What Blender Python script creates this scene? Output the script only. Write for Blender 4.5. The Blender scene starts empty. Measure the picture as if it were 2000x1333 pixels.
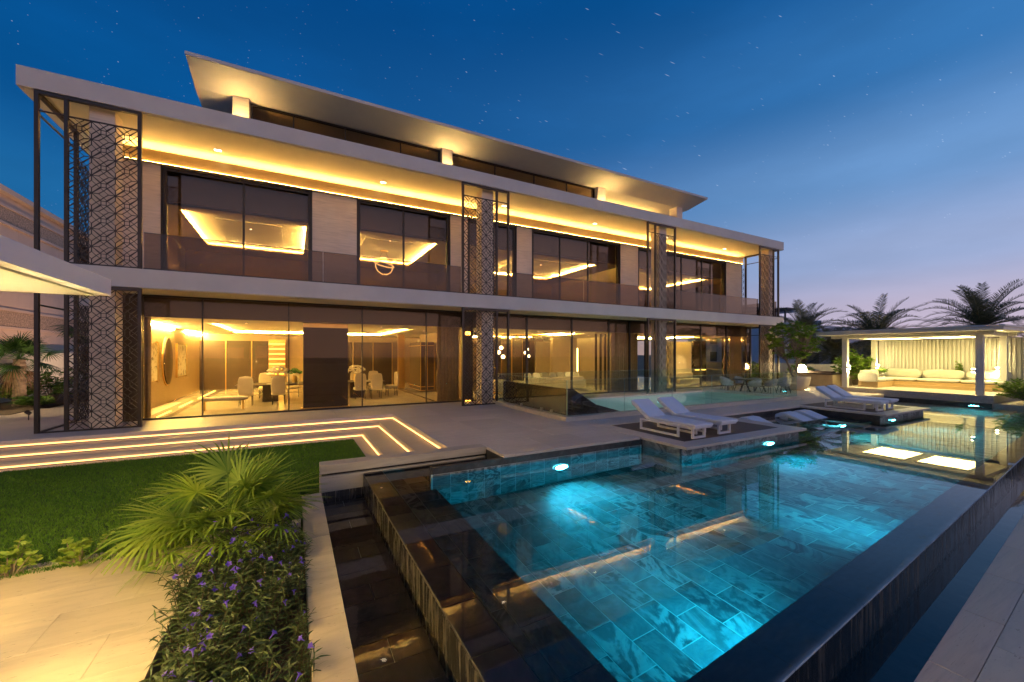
import bpy, math, random
import numpy as np
from mathutils import Vector, Matrix
random.seed(7)
S = bpy.context.scene
COL = S.collection
R = math.radians

# ------------------------------------------------------------------ camera
cd = bpy.data.cameras.new('camera')
cam = bpy.data.objects.new('camera', cd); COL.objects.link(cam)
cd.sensor_width = 36; cd.sensor_fit = 'HORIZONTAL'; cd.lens = 792/2000*36
cd.shift_y = 0.01275
cd.clip_start = 0.05; cd.clip_end = 3000
cam.location = (0, 0, 2.1); cam.rotation_euler = (R(90), 0, -R(28.315))
S.camera = cam

# ------------------------------------------------------------------ sky: clear dusk, afterglow low in the east-south-east, stars
def lin(r, g, b):
    f = lambda c: (c/255/12.92) if c <= 10 else ((c/255+.055)/1.055)**2.4
    return (f(r), f(g), f(b), 1)
W = bpy.data.worlds.new('World'); S.world = W; W.use_nodes = True
nt = W.node_tree; N = nt.nodes; L = nt.links; N.clear()
def wn(t, **k):
    n = N.new(t)
    for a, b in k.items(): setattr(n, a, b)
    return n
tc = wn('ShaderNodeTexCoord')
sep = wn('ShaderNodeSeparateXYZ'); L.new(tc.outputs['Generated'], sep.inputs[0])
def ramp(stops):
    r = wn('ShaderNodeValToRGB'); r.color_ramp.interpolation = 'EASE'
    el = r.color_ramp.elements
    while len(el) < len(stops): el.new(.5)
    for e, (p, c) in zip(el, stops): e.position = p; e.color = lin(*c)
    L.new(sep.outputs['Z'], r.inputs[0]); return r
rB = ramp([(0, (190, 162, 168)), (.07, (174, 162, 182)), (.18, (140, 156, 192)), (.32, (98, 138, 186)), (.47, (48, 104, 160)), (.66, (10, 74, 131)), (1, (4, 56, 110))])
rA = ramp([(0, (96, 112, 142)), (.10, (62, 108, 156)), (.25, (24, 90, 142)), (.42, (3, 72, 130)), (.66, (2, 62, 120)), (1, (3, 52, 106))])
dot = wn('ShaderNodeVectorMath', operation='DOT_PRODUCT'); L.new(tc.outputs['Generated'], dot.inputs[0]); dot.inputs[1].default_value = (.5, -.866, 0)
mr = wn('ShaderNodeMapRange', interpolation_type='SMOOTHSTEP'); L.new(dot.outputs['Value'], mr.inputs[0]); mr.inputs[1].default_value = -1.0; mr.inputs[2].default_value = .42
mx = wn('ShaderNodeMix', data_type='RGBA'); L.new(mr.outputs[0], mx.inputs[0]); L.new(rA.outputs[0], mx.inputs[6]); L.new(rB.outputs[0], mx.inputs[7])
# thin high cloud veil
mpv = wn('ShaderNodeMapping'); L.new(tc.outputs['Generated'], mpv.inputs[0]); mpv.inputs['Scale'].default_value = (1.1, 1.1, 4.0); mpv.inputs['Rotation'].default_value = (.25, .35, .4)
cn = wn('ShaderNodeTexNoise'); cn.inputs['Scale'].default_value = 2.2; cn.inputs['Detail'].default_value = 5; cn.inputs['Roughness'].default_value = .55
L.new(mpv.outputs[0], cn.inputs['Vector'])
cm = wn('ShaderNodeMapRange'); L.new(cn.outputs[0], cm.inputs[0]); cm.inputs[1].default_value = .42; cm.inputs[2].default_value = .8; cm.inputs[3].default_value = 0.94; cm.inputs[4].default_value = 1.14
mc = wn('ShaderNodeVectorMath', operation='SCALE'); L.new(mx.outputs[2], mc.inputs[0]); L.new(cm.outputs[0], mc.inputs['Scale'])
gl = wn('ShaderNodeMapRange', interpolation_type='SMOOTHSTEP'); L.new(dot.outputs['Value'], gl.inputs[0]); gl.inputs[1].default_value = .3; gl.inputs[2].default_value = 1.0
ge = wn('ShaderNodeMapRange', interpolation_type='SMOOTHSTEP'); L.new(sep.outputs['Z'], ge.inputs[0]); ge.inputs[1].default_value = .55; ge.inputs[2].default_value = .0
gm = wn('ShaderNodeMath', operation='MULTIPLY'); L.new(gl.outputs[0], gm.inputs[0]); L.new(ge.outputs[0], gm.inputs[1])
ga = wn('ShaderNodeVectorMath', operation='SCALE'); ga.inputs[0].default_value = (.85, .48, .36); L.new(gm.outputs[0], ga.inputs['Scale'])
gs = wn('ShaderNodeVectorMath', operation='ADD'); L.new(mc.outputs[0], gs.inputs[0]); L.new(ga.outputs[0], gs.inputs[1]); mc = gs
# stars: short trails
A = Vector((.80, -.43, -.40)).normalized(); Bv = A.cross(Vector((0, 0, 1))).normalized(); Cv = A.cross(Bv)
cb = wn('ShaderNodeCombineXYZ')
for i, (ax_, s_) in enumerate(((A, 16), (Bv, 160), (Cv, 160))):
    d_ = wn('ShaderNodeVectorMath', operation='DOT_PRODUCT'); L.new(tc.outputs['Generated'], d_.inputs[0]); d_.inputs[1].default_value = ax_*s_
    L.new(d_.outputs['Value'], cb.inputs[i])
vo = wn('ShaderNodeTexVoronoi'); vo.inputs['Scale'].default_value = 1; L.new(cb.outputs[0], vo.inputs['Vector'])
sm = wn('ShaderNodeMapRange'); L.new(vo.outputs['Distance'], sm.inputs[0]); sm.inputs[1].default_value = .02; sm.inputs[2].default_value = .125; sm.inputs[3].default_value = 1; sm.inputs[4].default_value = 0
sc_ = wn('ShaderNodeSeparateColor'); L.new(vo.outputs['Color'], sc_.inputs[0])
sp = wn('ShaderNodeMath', operation='POWER'); L.new(sc_.outputs[0], sp.inputs[0]); sp.inputs[1].default_value = 4.0
ss = wn('ShaderNodeMath', operation='MULTIPLY'); L.new(sm.outputs[0], ss.inputs[0]); L.new(sp.outputs[0], ss.inputs[1])
ez = wn('ShaderNodeMapRange'); L.new(sep.outputs['Z'], ez.inputs[0]); ez.inputs[1].default_value = .1; ez.inputs[2].default_value = .4; ez.inputs[4].default_value = .32
s2 = wn('ShaderNodeMath', operation='MULTIPLY'); L.new(ss.outputs[0], s2.inputs[0]); L.new(ez.outputs[0], s2.inputs[1])
ad = wn('ShaderNodeVectorMath', operation='ADD'); L.new(mc.outputs[0], ad.inputs[0]); L.new(s2.outputs[0], ad.inputs[1])
bg = wn('ShaderNodeBackground'); L.new(ad.outputs[0], bg.inputs[0]); bg.inputs[1].default_value = 1.3
wo = wn('ShaderNodeOutputWorld'); L.new(bg.outputs[0], wo.inputs[0])

S.view_settings.view_transform = 'Standard'; S.view_settings.look = 'None'
S.view_settings.exposure = 0.0; S.view_settings.gamma = 1.0; S.view_settings.use_curve_mapping = False
S.cycles.max_bounces = 10; S.cycles.transparent_max_bounces = 40; S.cycles.diffuse_bounces = 4
S.cycles.glossy_bounces = 5; S.cycles.transmission_bounces = 6; S.cycles.caustics_reflective = False; S.cycles.caustics_refractive = False
S.cycles.sample_clamp_indirect = 25.0; S.cycles.use_denoising = True; S.cycles.use_light_tree = True

# ------------------------------------------------------------------ materials
class Mat:
    def __init__(s, name):
        s.m = bpy.data.materials.new(name); s.m.use_nodes = True
        s.t = s.m.node_tree; s.b = s.t.nodes['Principled BSDF']; s.out = s.t.nodes['Material Output']
    def n(s, t, **k):
        x = s.t.nodes.new(t)
        for a, b in k.items(): setattr(x, a, b)
        return x
    def l(s, a, b): s.t.links.new(a, b)
    def pos(s, scale=(1, 1, 1), rnd=0, rot=(0, 0, 0)):
        g = s.n('ShaderNodeNewGeometry'); mp = s.n('ShaderNodeMapping'); mp.inputs['Scale'].default_value = scale; mp.inputs['Rotation'].default_value = rot
        if rnd:
            i = s.n('ShaderNodeObjectInfo'); a = s.n('ShaderNodeMath', operation='ADD'); s.l(i.outputs['Random'], a.inputs[0]); s.l(g.outputs['Random Per Island'], a.inputs[1])
            m = s.n('ShaderNodeVectorMath', operation='SCALE'); m.inputs[0].default_value = (rnd, rnd*1.7, rnd*.6); s.l(a.outputs[0], m.inputs['Scale'])
            v = s.n('ShaderNodeVectorMath', operation='ADD'); s.l(g.outputs['Position'], v.inputs[0]); s.l(m.outputs[0], v.inputs[1]); s.l(v.outputs[0], mp.inputs[0])
        else: s.l(g.outputs['Position'], mp.inputs[0])
        return mp.outputs[0]
    def noise(s, vec, scale, detail=4, rough=.55, dist=0):
        x = s.n('ShaderNodeTexNoise'); x.inputs['Scale'].default_value = scale; x.inputs['Detail'].default_value = detail
        x.inputs['Roughness'].default_value = rough; x.inputs['Distortion'].default_value = dist; s.l(vec, x.inputs['Vector']); return x.outputs[0]
    def ramp(s, fac, stops):
        r = s.n('ShaderNodeValToRGB'); el = r.color_ramp.elements
        while len(el) < len(stops): el.new(.5)
        for e, (p, c) in zip(el, stops): e.position = p; e.color = (*c, 1)
        s.l(fac, r.inputs[0]); return r.outputs[0]
    def mix(s, fac, a, b, bt='MIX'):
        x = s.n('ShaderNodeMix', data_type='RGBA', blend_type=bt)
        for v, i in ((fac, 0), (a, 6), (b, 7)):
            if hasattr(v, 'links'): s.l(v, x.inputs[i])
            else: x.inputs[i].default_value = v if i == 0 else (*v, 1)
        return x.outputs[2]
    def bump(s, h, st=.3, d=.01):
        b = s.n('ShaderNodeBump'); b.inputs['Strength'].default_value = st; b.inputs['Distance'].default_value = d
        s.l(h, b.inputs['Height']); s.l(b.outputs[0], s.b.inputs['Normal'])
    def set(s, col=None, rough=None, metal=None, spec=None):
        if col is not None:
            if hasattr(col, 'links'): s.l(col, s.b.inputs['Base Color'])
            else: s.b.inputs['Base Color'].default_value = (*col, 1)
        if rough is not None: s.b.inputs['Roughness'].default_value = rough
        if metal is not None: s.b.inputs['Metallic'].default_value = metal
        if spec is not None: s.b.inputs['Specular IOR Level'].default_value = spec
        return s
MT = {}
def simple(name, col, rough=.6, metal=0, var=.12, scale=3, bump=0, spec=.5, stretch=(1, 1, 1)):
    m = Mat(name); v = m.pos(stretch); n = m.noise(v, scale, 5)
    a = tuple(c*(1-var) for c in col); b = tuple(min(1, c*(1+var)) for c in col)
    m.set(m.ramp(n, [(.3, a), (.7, b)]), rough, metal, spec)
    if bump: m.bump(m.noise(v, scale*14, 3), bump, .004)
    MT[name] = m.m; return m
def travertine(name, base, streak=(1, 9, 9), rot=0, rough=.42, pits=.45):
    m = Mat(name); v = m.pos(streak, rnd=3.1, rot=(0, 0, rot)); v2 = m.pos((1, 1, 1), rnd=5)
    n = m.noise(v, 1.3, 8, .62, .6); n2 = m.noise(v2, .9, 3); n3 = m.noise(v, 7, 6, .7)
    c = m.ramp(n, [(.25, tuple(x*.72 for x in base)), (.5, base), (.75, tuple(min(1, x*1.16) for x in base))])
    c = m.mix(m.ramp(n2, [(.3, (0,)*3), (.7, (.5,)*3)]), c, tuple(x*q for x, q in zip(base, (.86, .8, .72))))
    p = m.ramp(n3, [(.33, (1,)*3), (.38, (0,)*3)])
    c = m.mix(p, c, tuple(x*pits for x in base))
    i = m.n('ShaderNodeObjectInfo'); h = m.n('ShaderNodeMapRange'); m.l(i.outputs['Random'], h.inputs[0]); h.inputs[3].default_value = .93; h.inputs[4].default_value = 1.06
    hs = m.n('ShaderNodeHueSaturation'); m.l(h.outputs[0], hs.inputs['Value']); m.l(c, hs.inputs['Color'])
    m.set(hs.outputs[0], rough)
    m.l(m.ramp(n, [(.2, (rough-.1,)*3), (.8, (rough+.14,)*3)]), m.b.inputs['Roughness'])
    m.bump(n3, .12, .004); MT[name] = m.m
def emit(name, col, st):
    m = bpy.data.materials.new(name); m.use_nodes = True; t = m.node_tree; t.nodes.remove(t.nodes['Principled BSDF'])
    e = t.nodes.new('ShaderNodeEmission'); e.inputs[0].default_value = (*col, 1); e.inputs[1].default_value = st
    t.links.new(e.outputs[0], t.nodes['Material Output'].inputs[0]); MT[name] = m
def glass(name, tint, r0, gl=(1, 1, 1), rough=0.0):
    m = Mat(name); m.t.nodes.remove(m.b)
    tr = m.n('ShaderNodeBsdfTransparent'); tr.inputs[0].default_value = (*tint, 1)
    g = m.n('ShaderNodeBsdfGlossy'); g.inputs['Color'].default_value = (*gl, 1); g.inputs['Roughness'].default_value = rough
    lw = m.n('ShaderNodeLayerWeight'); lw.inputs[0].default_value = .5
    p = m.n('ShaderNodeMath', operation='POWER'); m.l(lw.outputs['Facing'], p.inputs[0]); p.inputs[1].default_value = 4.5
    q = m.n('ShaderNodeMath', operation='MULTIPLY_ADD'); m.l(p.outputs[0], q.inputs[0]); q.inputs[1].default_value = 1-r0; q.inputs[2].default_value = r0
    x = m.n('ShaderNodeMixShader'); m.l(q.outputs[0], x.inputs[0]); m.l(tr.outputs[0], x.inputs[1]); m.l(g.outputs[0], x.inputs[2])
    m.l(x.outputs[0], m.out.inputs[0]); MT[name] = m.m
travertine('travertine', (.60, .515, .445), rot=R(28))
travertine('travertine_path', (.52, .43, .31), rot=R(20), streak=(1.4, 6, 6), pits=.5)
travertine('travertine_wall', (.50, .44, .36), streak=(1, 8, 8))
travertine('travertine_walk', (.46, .36, .29), streak=(1, 14, 14), rot=R(-5), pits=.45)
travertine('travertine_walk2', (.46, .40, .34), streak=(1.5, 5, 5), rot=R(10), pits=.55)
travertine('stone_panel', (.76, .64, .51), streak=(1.2, 1, 16), rough=.6, pits=.85)
simple('fascia', (.57, .53, .48), .65, var=.07, scale=.9, bump=.08)
simple('soffit', (.62, .57, .46), .75, var=.03)
simple('bronze', (.045, .034, .026), .38, .55, var=.15)
simple('bronze_band', (.42, .30, .14), .36, .6, var=.06)
simple('dark_frame', (.035, .027, .02), .4, .4)
simple('pavilion_white', (.62, .60, .54), .5, var=.03)
simple('white_frame', (.66, .65, .66), .4, var=.03)
simple('cushion_white', (.70, .71, .75), .85, var=.04, scale=2, bump=.1)
simple('cushion_beige', (.50, .47, .38), .9, var=.06, bump=.1)
simple('wood_dark', (.075, .052, .042), .55, var=.35, scale=2, stretch=(2, 26, 26), bump=.15)
simple('wood_step', (.42, .28, .12), .5, var=.15, stretch=(14, 2, 14))
simple('brown_panel', (.022, .013, .009), .2, var=.3)
simple('slat_paint', (.46, .44, .38), .6, var=.04)
simple('glass_edge', (.30, .42, .36), .2, var=.1)
simple('lacquer', (.035, .02, .012), .38, var=.3, scale=1.5)
simple('gold', (.75, .52, .18), .28, .9, var=.08)
simple('interior_wall', (.60, .53, .40), .6, var=.05)
simple('interior_brown', (.33, .24, .15), .5, var=.08)
simple('interior_ceiling', (.66, .62, .5), .7, var=.02)
simple('marble_floor', (.58, .5, .38), .12, var=.1, scale=1.2)
simple('dark_inlay', (.09, .06, .035), .2)
simple('curtain', (.55, .42, .24), .85, var=.12, scale=8)
simple('upholstery', (.56, .5, .4), .85, var=.06)
simple('petal_white', (.8, .78, .7), .7, var=.05)
simple('green_decor', (.05, .16, .03), .6, var=.3, scale=20)
simple('bulkhead', (.07, .05, .045), .35, var=.1)
simple('neighbour_wall', (.74, .55, .42), .7, var=.05, scale=1)
simple('neighbour_band', (.50, .35, .24), .8, var=.5, scale=14, bump=.5)
simple('stucco', (.60, .57, .46), .85, var=.06, scale=5, bump=.4)
simple('far_white', (.45, .47, .52), .8, var=.08)
simple('far_dark', (.05, .05, .055), .7)
simple('soil', (.06, .038, .024), .95, var=.5, scale=12, bump=.8)
simple('ground', (.16, .15, .13), .9, var=.3, scale=.3)
simple('counter_stone', (.40, .31, .22), .6, var=.08)
simple('counter_top', (.06, .045, .04), .3)
simple('steel', (.35, .34, .33), .3, .9)
simple('bowl_stone', (.55, .46, .33), .75, var=.06, bump=.1)
simple('bark', (.13, .095, .065), .9, var=.4, scale=9, bump=.7)
simple('bark_pale', (.26, .2, .14), .85, var=.25, scale=9, bump=.3)
simple('pit_wall', (.42, .56, .50), .7, var=.04)
simple('grass_soil', (.04, .09, .012), .95, var=.4, scale=20)
simple('metal_sculpture', (.6, .5, .4), .2, .95)
simple('rope_chair', (.50, .47, .43), .85, var=.12, scale=40)
simple('canopy_white', (.74, .72, .78), .5, var=.02)
def leafmat(name, c1, c2, trans=.35, rough=.5, ns=4):
    m = Mat(name); g = m.n('ShaderNodeNewGeometry'); v = m.pos(); n = m.noise(v, ns, 4, .6)
    a = m.n('ShaderNodeMath', operation='ADD'); m.l(g.outputs['Random Per Island'], a.inputs[0]); m.l(n, a.inputs[1])
    d = m.n('ShaderNodeMath', operation='MULTIPLY'); m.l(a.outputs[0], d.inputs[0]); d.inputs[1].default_value = .5
    c = m.ramp(d.outputs[0], [(.2, c1), (.8, c2)]); m.set(c, rough)
    t = m.n('ShaderNodeBsdfTranslucent'); m.l(c, t.inputs[0])
    x = m.n('ShaderNodeMixShader'); x.inputs[0].default_value = trans; m.l(m.b.outputs[0], x.inputs[1]); m.l(t.outputs[0], x.inputs[2]); m.l(x.outputs[0], m.out.inputs[0])
    MT[name] = m.m
leafmat('leaf_fan', (.14, .26, .018), (.36, .46, .055))
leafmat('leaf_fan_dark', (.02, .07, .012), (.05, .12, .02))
leafmat('leaf_dead', (.12, .06, .03), (.2, .12, .06))
leafmat('leaf_shrub', (.16, .28, .02), (.36, .46, .06))
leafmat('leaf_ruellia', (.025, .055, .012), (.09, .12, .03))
leafmat('stem_ruellia', (.06, .03, .02), (.1, .07, .03))
leafmat('leaf_tree', (.09, .20, .014), (.24, .38, .045))
leafmat('leaf_date', (.10, .12, .05), (.26, .23, .13), .3)
leafmat('leaf_bush', (.08, .18, .012), (.22, .34, .04))
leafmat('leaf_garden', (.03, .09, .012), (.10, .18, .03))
leafmat('flower_purple', (.13, .07, .55), (.22, .13, .75), .3)
leafmat('flower_white', (.65, .58, .45), (.8, .74, .6), .3)
leafmat('grass_blade', (.05, .16, .006), (.16, .30, .02), .3, .7, .8)
emit('led_warm', (1, .60, .20), 20)
emit('led_cove', (1, .58, .14), 110)
emit('led_step', (1, .46, .13), 4.5)
emit('led_wash', (1, .64, .22), 650)
emit('led_wash2', (1, .64, .22), 90)
emit('led_room', (1, .70, .20), 760)
emit('led_living', (1, .70, .20), 2500)
emit('ring_glow', (1, .74, .34), 5)
emit('slit_glow', (1, .74, .34), 9)
emit('sconce_glow2', (1, .78, .36), 1200)
emit('wall_glow', (1, .76, .36), 380)
emit('led_room_up', (1, .70, .20), 1150)
emit('downlight', (1, .86, .6), 9)
emit('led_shelf', (1, .62, .12), 9)
emit('lamp_glow', (1, .74, .36), 130)
emit('amber', (1, .45, .05), 10)
emit('pendant_glow', (1, .85, .55), 8)
emit('panel_glow', (1, .80, .30), 14)
emit('sconce_glow', (1, .78, .36), 1900)
emit('pool_light', (.10, .75, 1), 60)
emit('pool_light_fill', (.02, .6, .95), 16)
emit('pool_light_green', (.12, .85, .95), 60)
emit('pit_light', (.7, 1, .88), 14)
glass('bronze_glass', (.94, .88, .77), .014, (1, .86, .74))
glass('bronze_glass_up', (.88, .79, .66), .032, (1, .9, .88))
glass('smoked_glass', (.60, .52, .46), .02)
glass('clear_glass', (.92, .97, .945), .055)

def slate():
    m = Mat('slate_tile'); v = m.pos((1, .62, 1), rnd=17); v2 = m.pos((1, 1, 1), rnd=9)
    n = m.noise(v, 1.15, 6, .58, 1.1); n2 = m.noise(v2, 3.2, 6, .65, .8)
    k = m.n('ShaderNodeMath', operation='MULTIPLY'); m.l(n, k.inputs[0]); k.inputs[1].default_value = 46
    sn = m.n('ShaderNodeMath', operation='SINE'); m.l(k.outputs[0], sn.inputs[0])
    sh = m.n('ShaderNodeMath', operation='MULTIPLY_ADD'); m.l(sn.outputs[0], sh.inputs[0]); sh.inputs[1].default_value = .5; sh.inputs[2].default_value = .5
    a = m.ramp(sh.outputs[0], [(.05, (.05, .057, .062)), (.4, (.15, .16, .165)), (.75, (.30, .31, .31)), (1, (.38, .39, .38))])
    b = m.ramp(n2, [(.3, (.11, .12, .13)), (.5, (.20, .215, .22)), (.72, (.34, .355, .35))])
    i = m.n('ShaderNodeObjectInfo'); g = m.n('ShaderNodeNewGeometry'); s = m.n('ShaderNodeMath', operation='ADD'); m.l(i.outputs['Random'], s.inputs[0]); m.l(g.outputs['Random Per Island'], s.inputs[1])
    f = m.n('ShaderNodeMath', operation='FRACT'); m.l(s.outputs[0], f.inputs[0])
    st = m.ramp(f.outputs[0], [(.2, (.2,)*3), (.5, (.8,)*3), (.85, (1,)*3)])
    ms = m.n('ShaderNodeMath', operation='MULTIPLY'); m.l(st, ms.inputs[0]); m.l(m.ramp(m.noise(v2, 1.3, 3), [(.38, (.25,)*3), (.6, (1,)*3)]), ms.inputs[1])
    c = m.mix(ms.outputs[0], b, a)
    f2 = m.n('ShaderNodeMath', operation='MULTIPLY'); m.l(f.outputs[0], f2.inputs[0]); f2.inputs[1].default_value = 7.3; f3 = m.n('ShaderNodeMath', operation='FRACT'); m.l(f2.outputs[0], f3.inputs[0])
    h = m.n('ShaderNodeMapRange'); m.l(f3.outputs[0], h.inputs[0]); h.inputs[3].default_value = .6; h.inputs[4].default_value = 1.25
    hs = m.n('ShaderNodeHueSaturation'); m.l(h.outputs[0], hs.inputs['Value']); m.l(c, hs.inputs['Color'])
    m.set(hs.outputs[0], .45); m.bump(sh.outputs[0], .2, .005); MT['slate_tile'] = m.m
slate()
def wet():
    m = Mat('wet_slate'); v = m.pos((6, 6, .6), rnd=7); n = m.noise(v, 2.2, 6, .6, .4); v2 = m.pos((1, 1, 1), rnd=4); n2 = m.noise(v2, 3, 5)
    m.set(m.ramp(n, [(.35, (.012, .011, .010)), (.55, (.04, .036, .030)), (.68, (.15, .125, .095))]), .16)
    m.l(m.ramp(n, [(.4, (.1,)*3), (.7, (.45,)*3)]), m.b.inputs['Roughness'])
    m.bump(n, .5, .012); MT['wet_slate'] = m.m
    m = Mat('dark_slate'); v = m.pos((1, .6, 1), rnd=11); n = m.noise(v, 2.2, 7, .65, 1.6)
    m.set(m.ramp(n, [(.3, (.018, .017, .016)), (.55, (.055, .05, .046)), (.75, (.10, .092, .085))]), .4); m.bump(n, .3, .006); MT['dark_slate'] = m.m
wet()
simple('rim_slate_lit', (.44, .52, .58), .4, var=.35, scale=2.2, stretch=(1, 2.5, 1))  # lighter, bluer slate: underwater light scatter put into the tile colour
simple('grout', (.50, .54, .53), .8, var=.1)
def watermat(name, bump, sc, tint=(1, 1, 1)):
    m = Mat(name); m.t.nodes.remove(m.b); g = m.n('ShaderNodeBsdfGlass'); g.inputs['IOR'].default_value = 1.333; g.inputs['Roughness'].default_value = 0.0; g.inputs['Color'].default_value = (*tint, 1)
    v = m.pos(); n = m.noise(v, sc, 3); b = m.n('ShaderNodeBump'); b.inputs['Strength'].default_value = bump; b.inputs['Distance'].default_value = .01
    m.l(n, b.inputs['Height']); m.l(b.outputs[0], g.inputs['Normal']); m.l(g.outputs[0], m.out.inputs[0]); MT[name] = m.m
watermat('water', .022, 2.6)
watermat('water_channel', .10, 3.0)

# ------------------------------------------------------------------ mesh helpers
class MB:
    def __init__(s): s.v = []; s.f = []
    def add(s, vs, fs):
        o = len(s.v); s.v += [tuple(p) for p in vs]; s.f += [tuple(i+o for i in f) for f in fs]; return s
    def box(s, x0, y0, z0, x1, y1, z1):
        return s.add([(x0, y0, z0), (x1, y0, z0), (x1, y1, z0), (x0, y1, z0), (x0, y0, z1), (x1, y0, z1), (x1, y1, z1), (x0, y1, z1)],
                     [(0, 3, 2, 1), (4, 5, 6, 7), (0, 1, 5, 4), (1, 2, 6, 5), (2, 3, 7, 6), (3, 0, 4, 7)])
    def bar(s, p, q, w, h=None, up=(0, 0, 1)):
        h = h or w; p = Vector(p); q = Vector(q); d = (q-p).normalized(); u = Vector(up)
        if abs(d.dot(u)) > .98: u = Vector((1, 0, 0)) if abs(d.x) < .9 else Vector((0, 1, 0))
        a = d.cross(u).normalized()*w/2; b = a.cross(d).normalized()*h/2
        return s.add([p-a-b, p+a-b, p+a+b, p-a+b, q-a-b, q+a-b, q+a+b, q-a+b], [(0, 1, 2, 3), (7, 6, 5, 4), (4, 5, 1, 0), (5, 6, 2, 1), (6, 7, 3, 2), (7, 4, 0, 3)])
    def tube(s, pts, rad, n=8, caps=True):
        pts = [Vector(p) for p in pts]; m = len(pts)
        if not hasattr(rad, '__len__'): rad = [rad]*m
        o = len(s.v); prev = None
        for i, p in enumerate(pts):
            d = (pts[min(i+1, m-1)]-pts[max(i-1, 0)]).normalized()
            a = d.orthogonal().normalized() if prev is None else (prev-d*prev.dot(d)).normalized()
            prev = a; b = d.cross(a)
            for k in range(n):
                t = 2*math.pi*k/n; s.v.append(tuple(p+(a*math.cos(t)+b*math.sin(t))*rad[i]))
        for i in range(m-1):
            for k in range(n):
                k2 = (k+1) % n; s.f.append((o+i*n+k, o+i*n+k2, o+(i+1)*n+k2, o+(i+1)*n+k))
        if caps:
            s.f.append(tuple(o+k for k in range(n))[::-1]); s.f.append(tuple(o+(m-1)*n+k for k in range(n)))
        return s
    def lathe(s, prof, c=(0, 0, 0), n=20, sx=1, sy=1):
        o = len(s.v); m = len(prof)
        for r, z in prof:
            for k in range(n):
                t = 2*math.pi*k/n; s.v.append((c[0]+r*sx*math.cos(t), c[1]+r*sy*math.sin(t), c[2]+z))
        for i in range(m-1):
            for k in range(n):
                k2 = (k+1) % n; s.f.append((o+i*n+k, o+i*n+k2, o+(i+1)*n+k2, o+(i+1)*n+k))
        if prof[0][0] > 1e-4: s.f.append(tuple(o+k for k in range(n))[::-1])
        if prof[-1][0] > 1e-4: s.f.append(tuple(o+(m-1)*n+k for k in range(n)))
        return s
    def prism(s, poly, ax, a, b):
        def P(u, v, w): return {'x': (w, u, v), 'y': (u, w, v), 'z': (u, v, w)}[ax]
        n = len(poly)
        vs = [P(u, v, a) for u, v in poly]+[P(u, v, b) for u, v in poly]
        fs = [tuple(range(n))[::-1], tuple(range(n, 2*n))]+[(i, (i+1) % n, n+(i+1) % n, n+i) for i in range(n)]
        return s.add(vs, fs)
    def pillow(s, c, sx, sy, sz, n=7, rz=0, tilt=0, e=.5):
        o = len(s.v); M_ = Matrix.Translation(c) @ Matrix.Rotation(rz, 4, 'Z') @ Matrix.Rotation(tilt, 4, 'X')
        sg = lambda q, p: math.copysign(abs(q)**p, q)
        for i in range(n+1):
            ph = -math.pi/2+math.pi*i/n
            for k in range(4*4):
                t = 2*math.pi*k/16
                s.v.append(tuple(M_ @ Vector((sx/2*sg(math.cos(ph), e)*sg(math.cos(t), e), sy/2*sg(math.cos(ph), e)*sg(math.sin(t), e), sz/2*sg(math.sin(ph), .9)))))
        for i in range(n):
            for k in range(16):
                k2 = (k+1) % 16; s.f.append((o+i*16+k, o+i*16+k2, o+(i+1)*16+k2, o+(i+1)*16+k))
        return s
    def mesh(s, name):
        m = bpy.data.meshes.new(name); m.from_pydata(s.v, [], s.f); m.update(); return m
WL = {}
def link(name, me, mat, parent=None, smooth=False, bevel=0, fixn=True):
    if isinstance(me, MB): me = me.mesh(name)
    if mat and not me.materials: me.materials.append(MT[mat])
    if smooth: me.polygons.foreach_set('use_smooth', [True]*len(me.polygons))
    o = bpy.data.objects.new(name, me); COL.objects.link(o)
    if parent:
        o.parent = parent; r = parent
        while r.parent: r = r.parent
        if parent is r: o.matrix_parent_inverse = Matrix.Translation(-Vector(r.location))
    if bevel:
        b = o.modifiers.new('bevel', 'BEVEL'); b.width = bevel; b.segments = 2; b.limit_method = 'ANGLE'; b.harden_normals = False
    return o
def tag(o, label, cat, group=None, kind=None):
    if label: o['label'] = label
    if cat: o['category'] = cat
    if group: o['group'] = group
    if kind: o['kind'] = kind
    return o
def thing(name, label, cat, loc=(0, 0, 0), group=None):
    o = bpy.data.objects.new(name, None); COL.objects.link(o); o.location = loc; o.empty_display_size = .2
    return tag(o, label, cat, group)
def struct(name, mb, mat, **k):
    o = link(name, mb, mat, **k); o['kind'] = 'structure'; return o
def copy_tree(o, parent=None):
    c = o.copy(); COL.objects.link(c); c.parent = parent
    if parent: c.matrix_parent_inverse = o.matrix_parent_inverse.copy()
    for ch in list(o.children):
        if ch is not c: copy_tree(ch, c)
    return c
def place(proto, first, loc, rz, label=None, sc=None):
    o = proto if first else copy_tree(proto)
    o.location = loc; o.rotation_euler = (0, 0, rz)
    if sc: o.scale = (sc,)*3
    if label: o['label'] = label
    return o
def B(x0, y0, z0, x1, y1, z1): return MB().box(x0, y0, z0, x1, y1, z1)
def npmesh(name, verts, faces_per, mat):
    """verts: (n,k,3) array of n polygons with k corners"""
    n, k, _ = verts.shape
    me = bpy.data.meshes.new(name); me.vertices.add(n*k); me.vertices.foreach_set('co', verts.reshape(-1).astype(np.float32))
    me.loops.add(n*k); me.loops.foreach_set('vertex_index', np.arange(n*k, dtype=np.int32))
    me.polygons.add(n); me.polygons.foreach_set('loop_start', np.arange(0, n*k, k, dtype=np.int32)); me.polygons.foreach_set('loop_total', np.full(n, k, dtype=np.int32))
    me.update(calc_edges=True); me.materials.append(MT[mat]); return me
emit('band_glow', (1, .56, .13), 170)
emit('neighbour_glow', (1, .55, .3), 330)
emit('panel_glow2', (1, .69, .23), 112)
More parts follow.
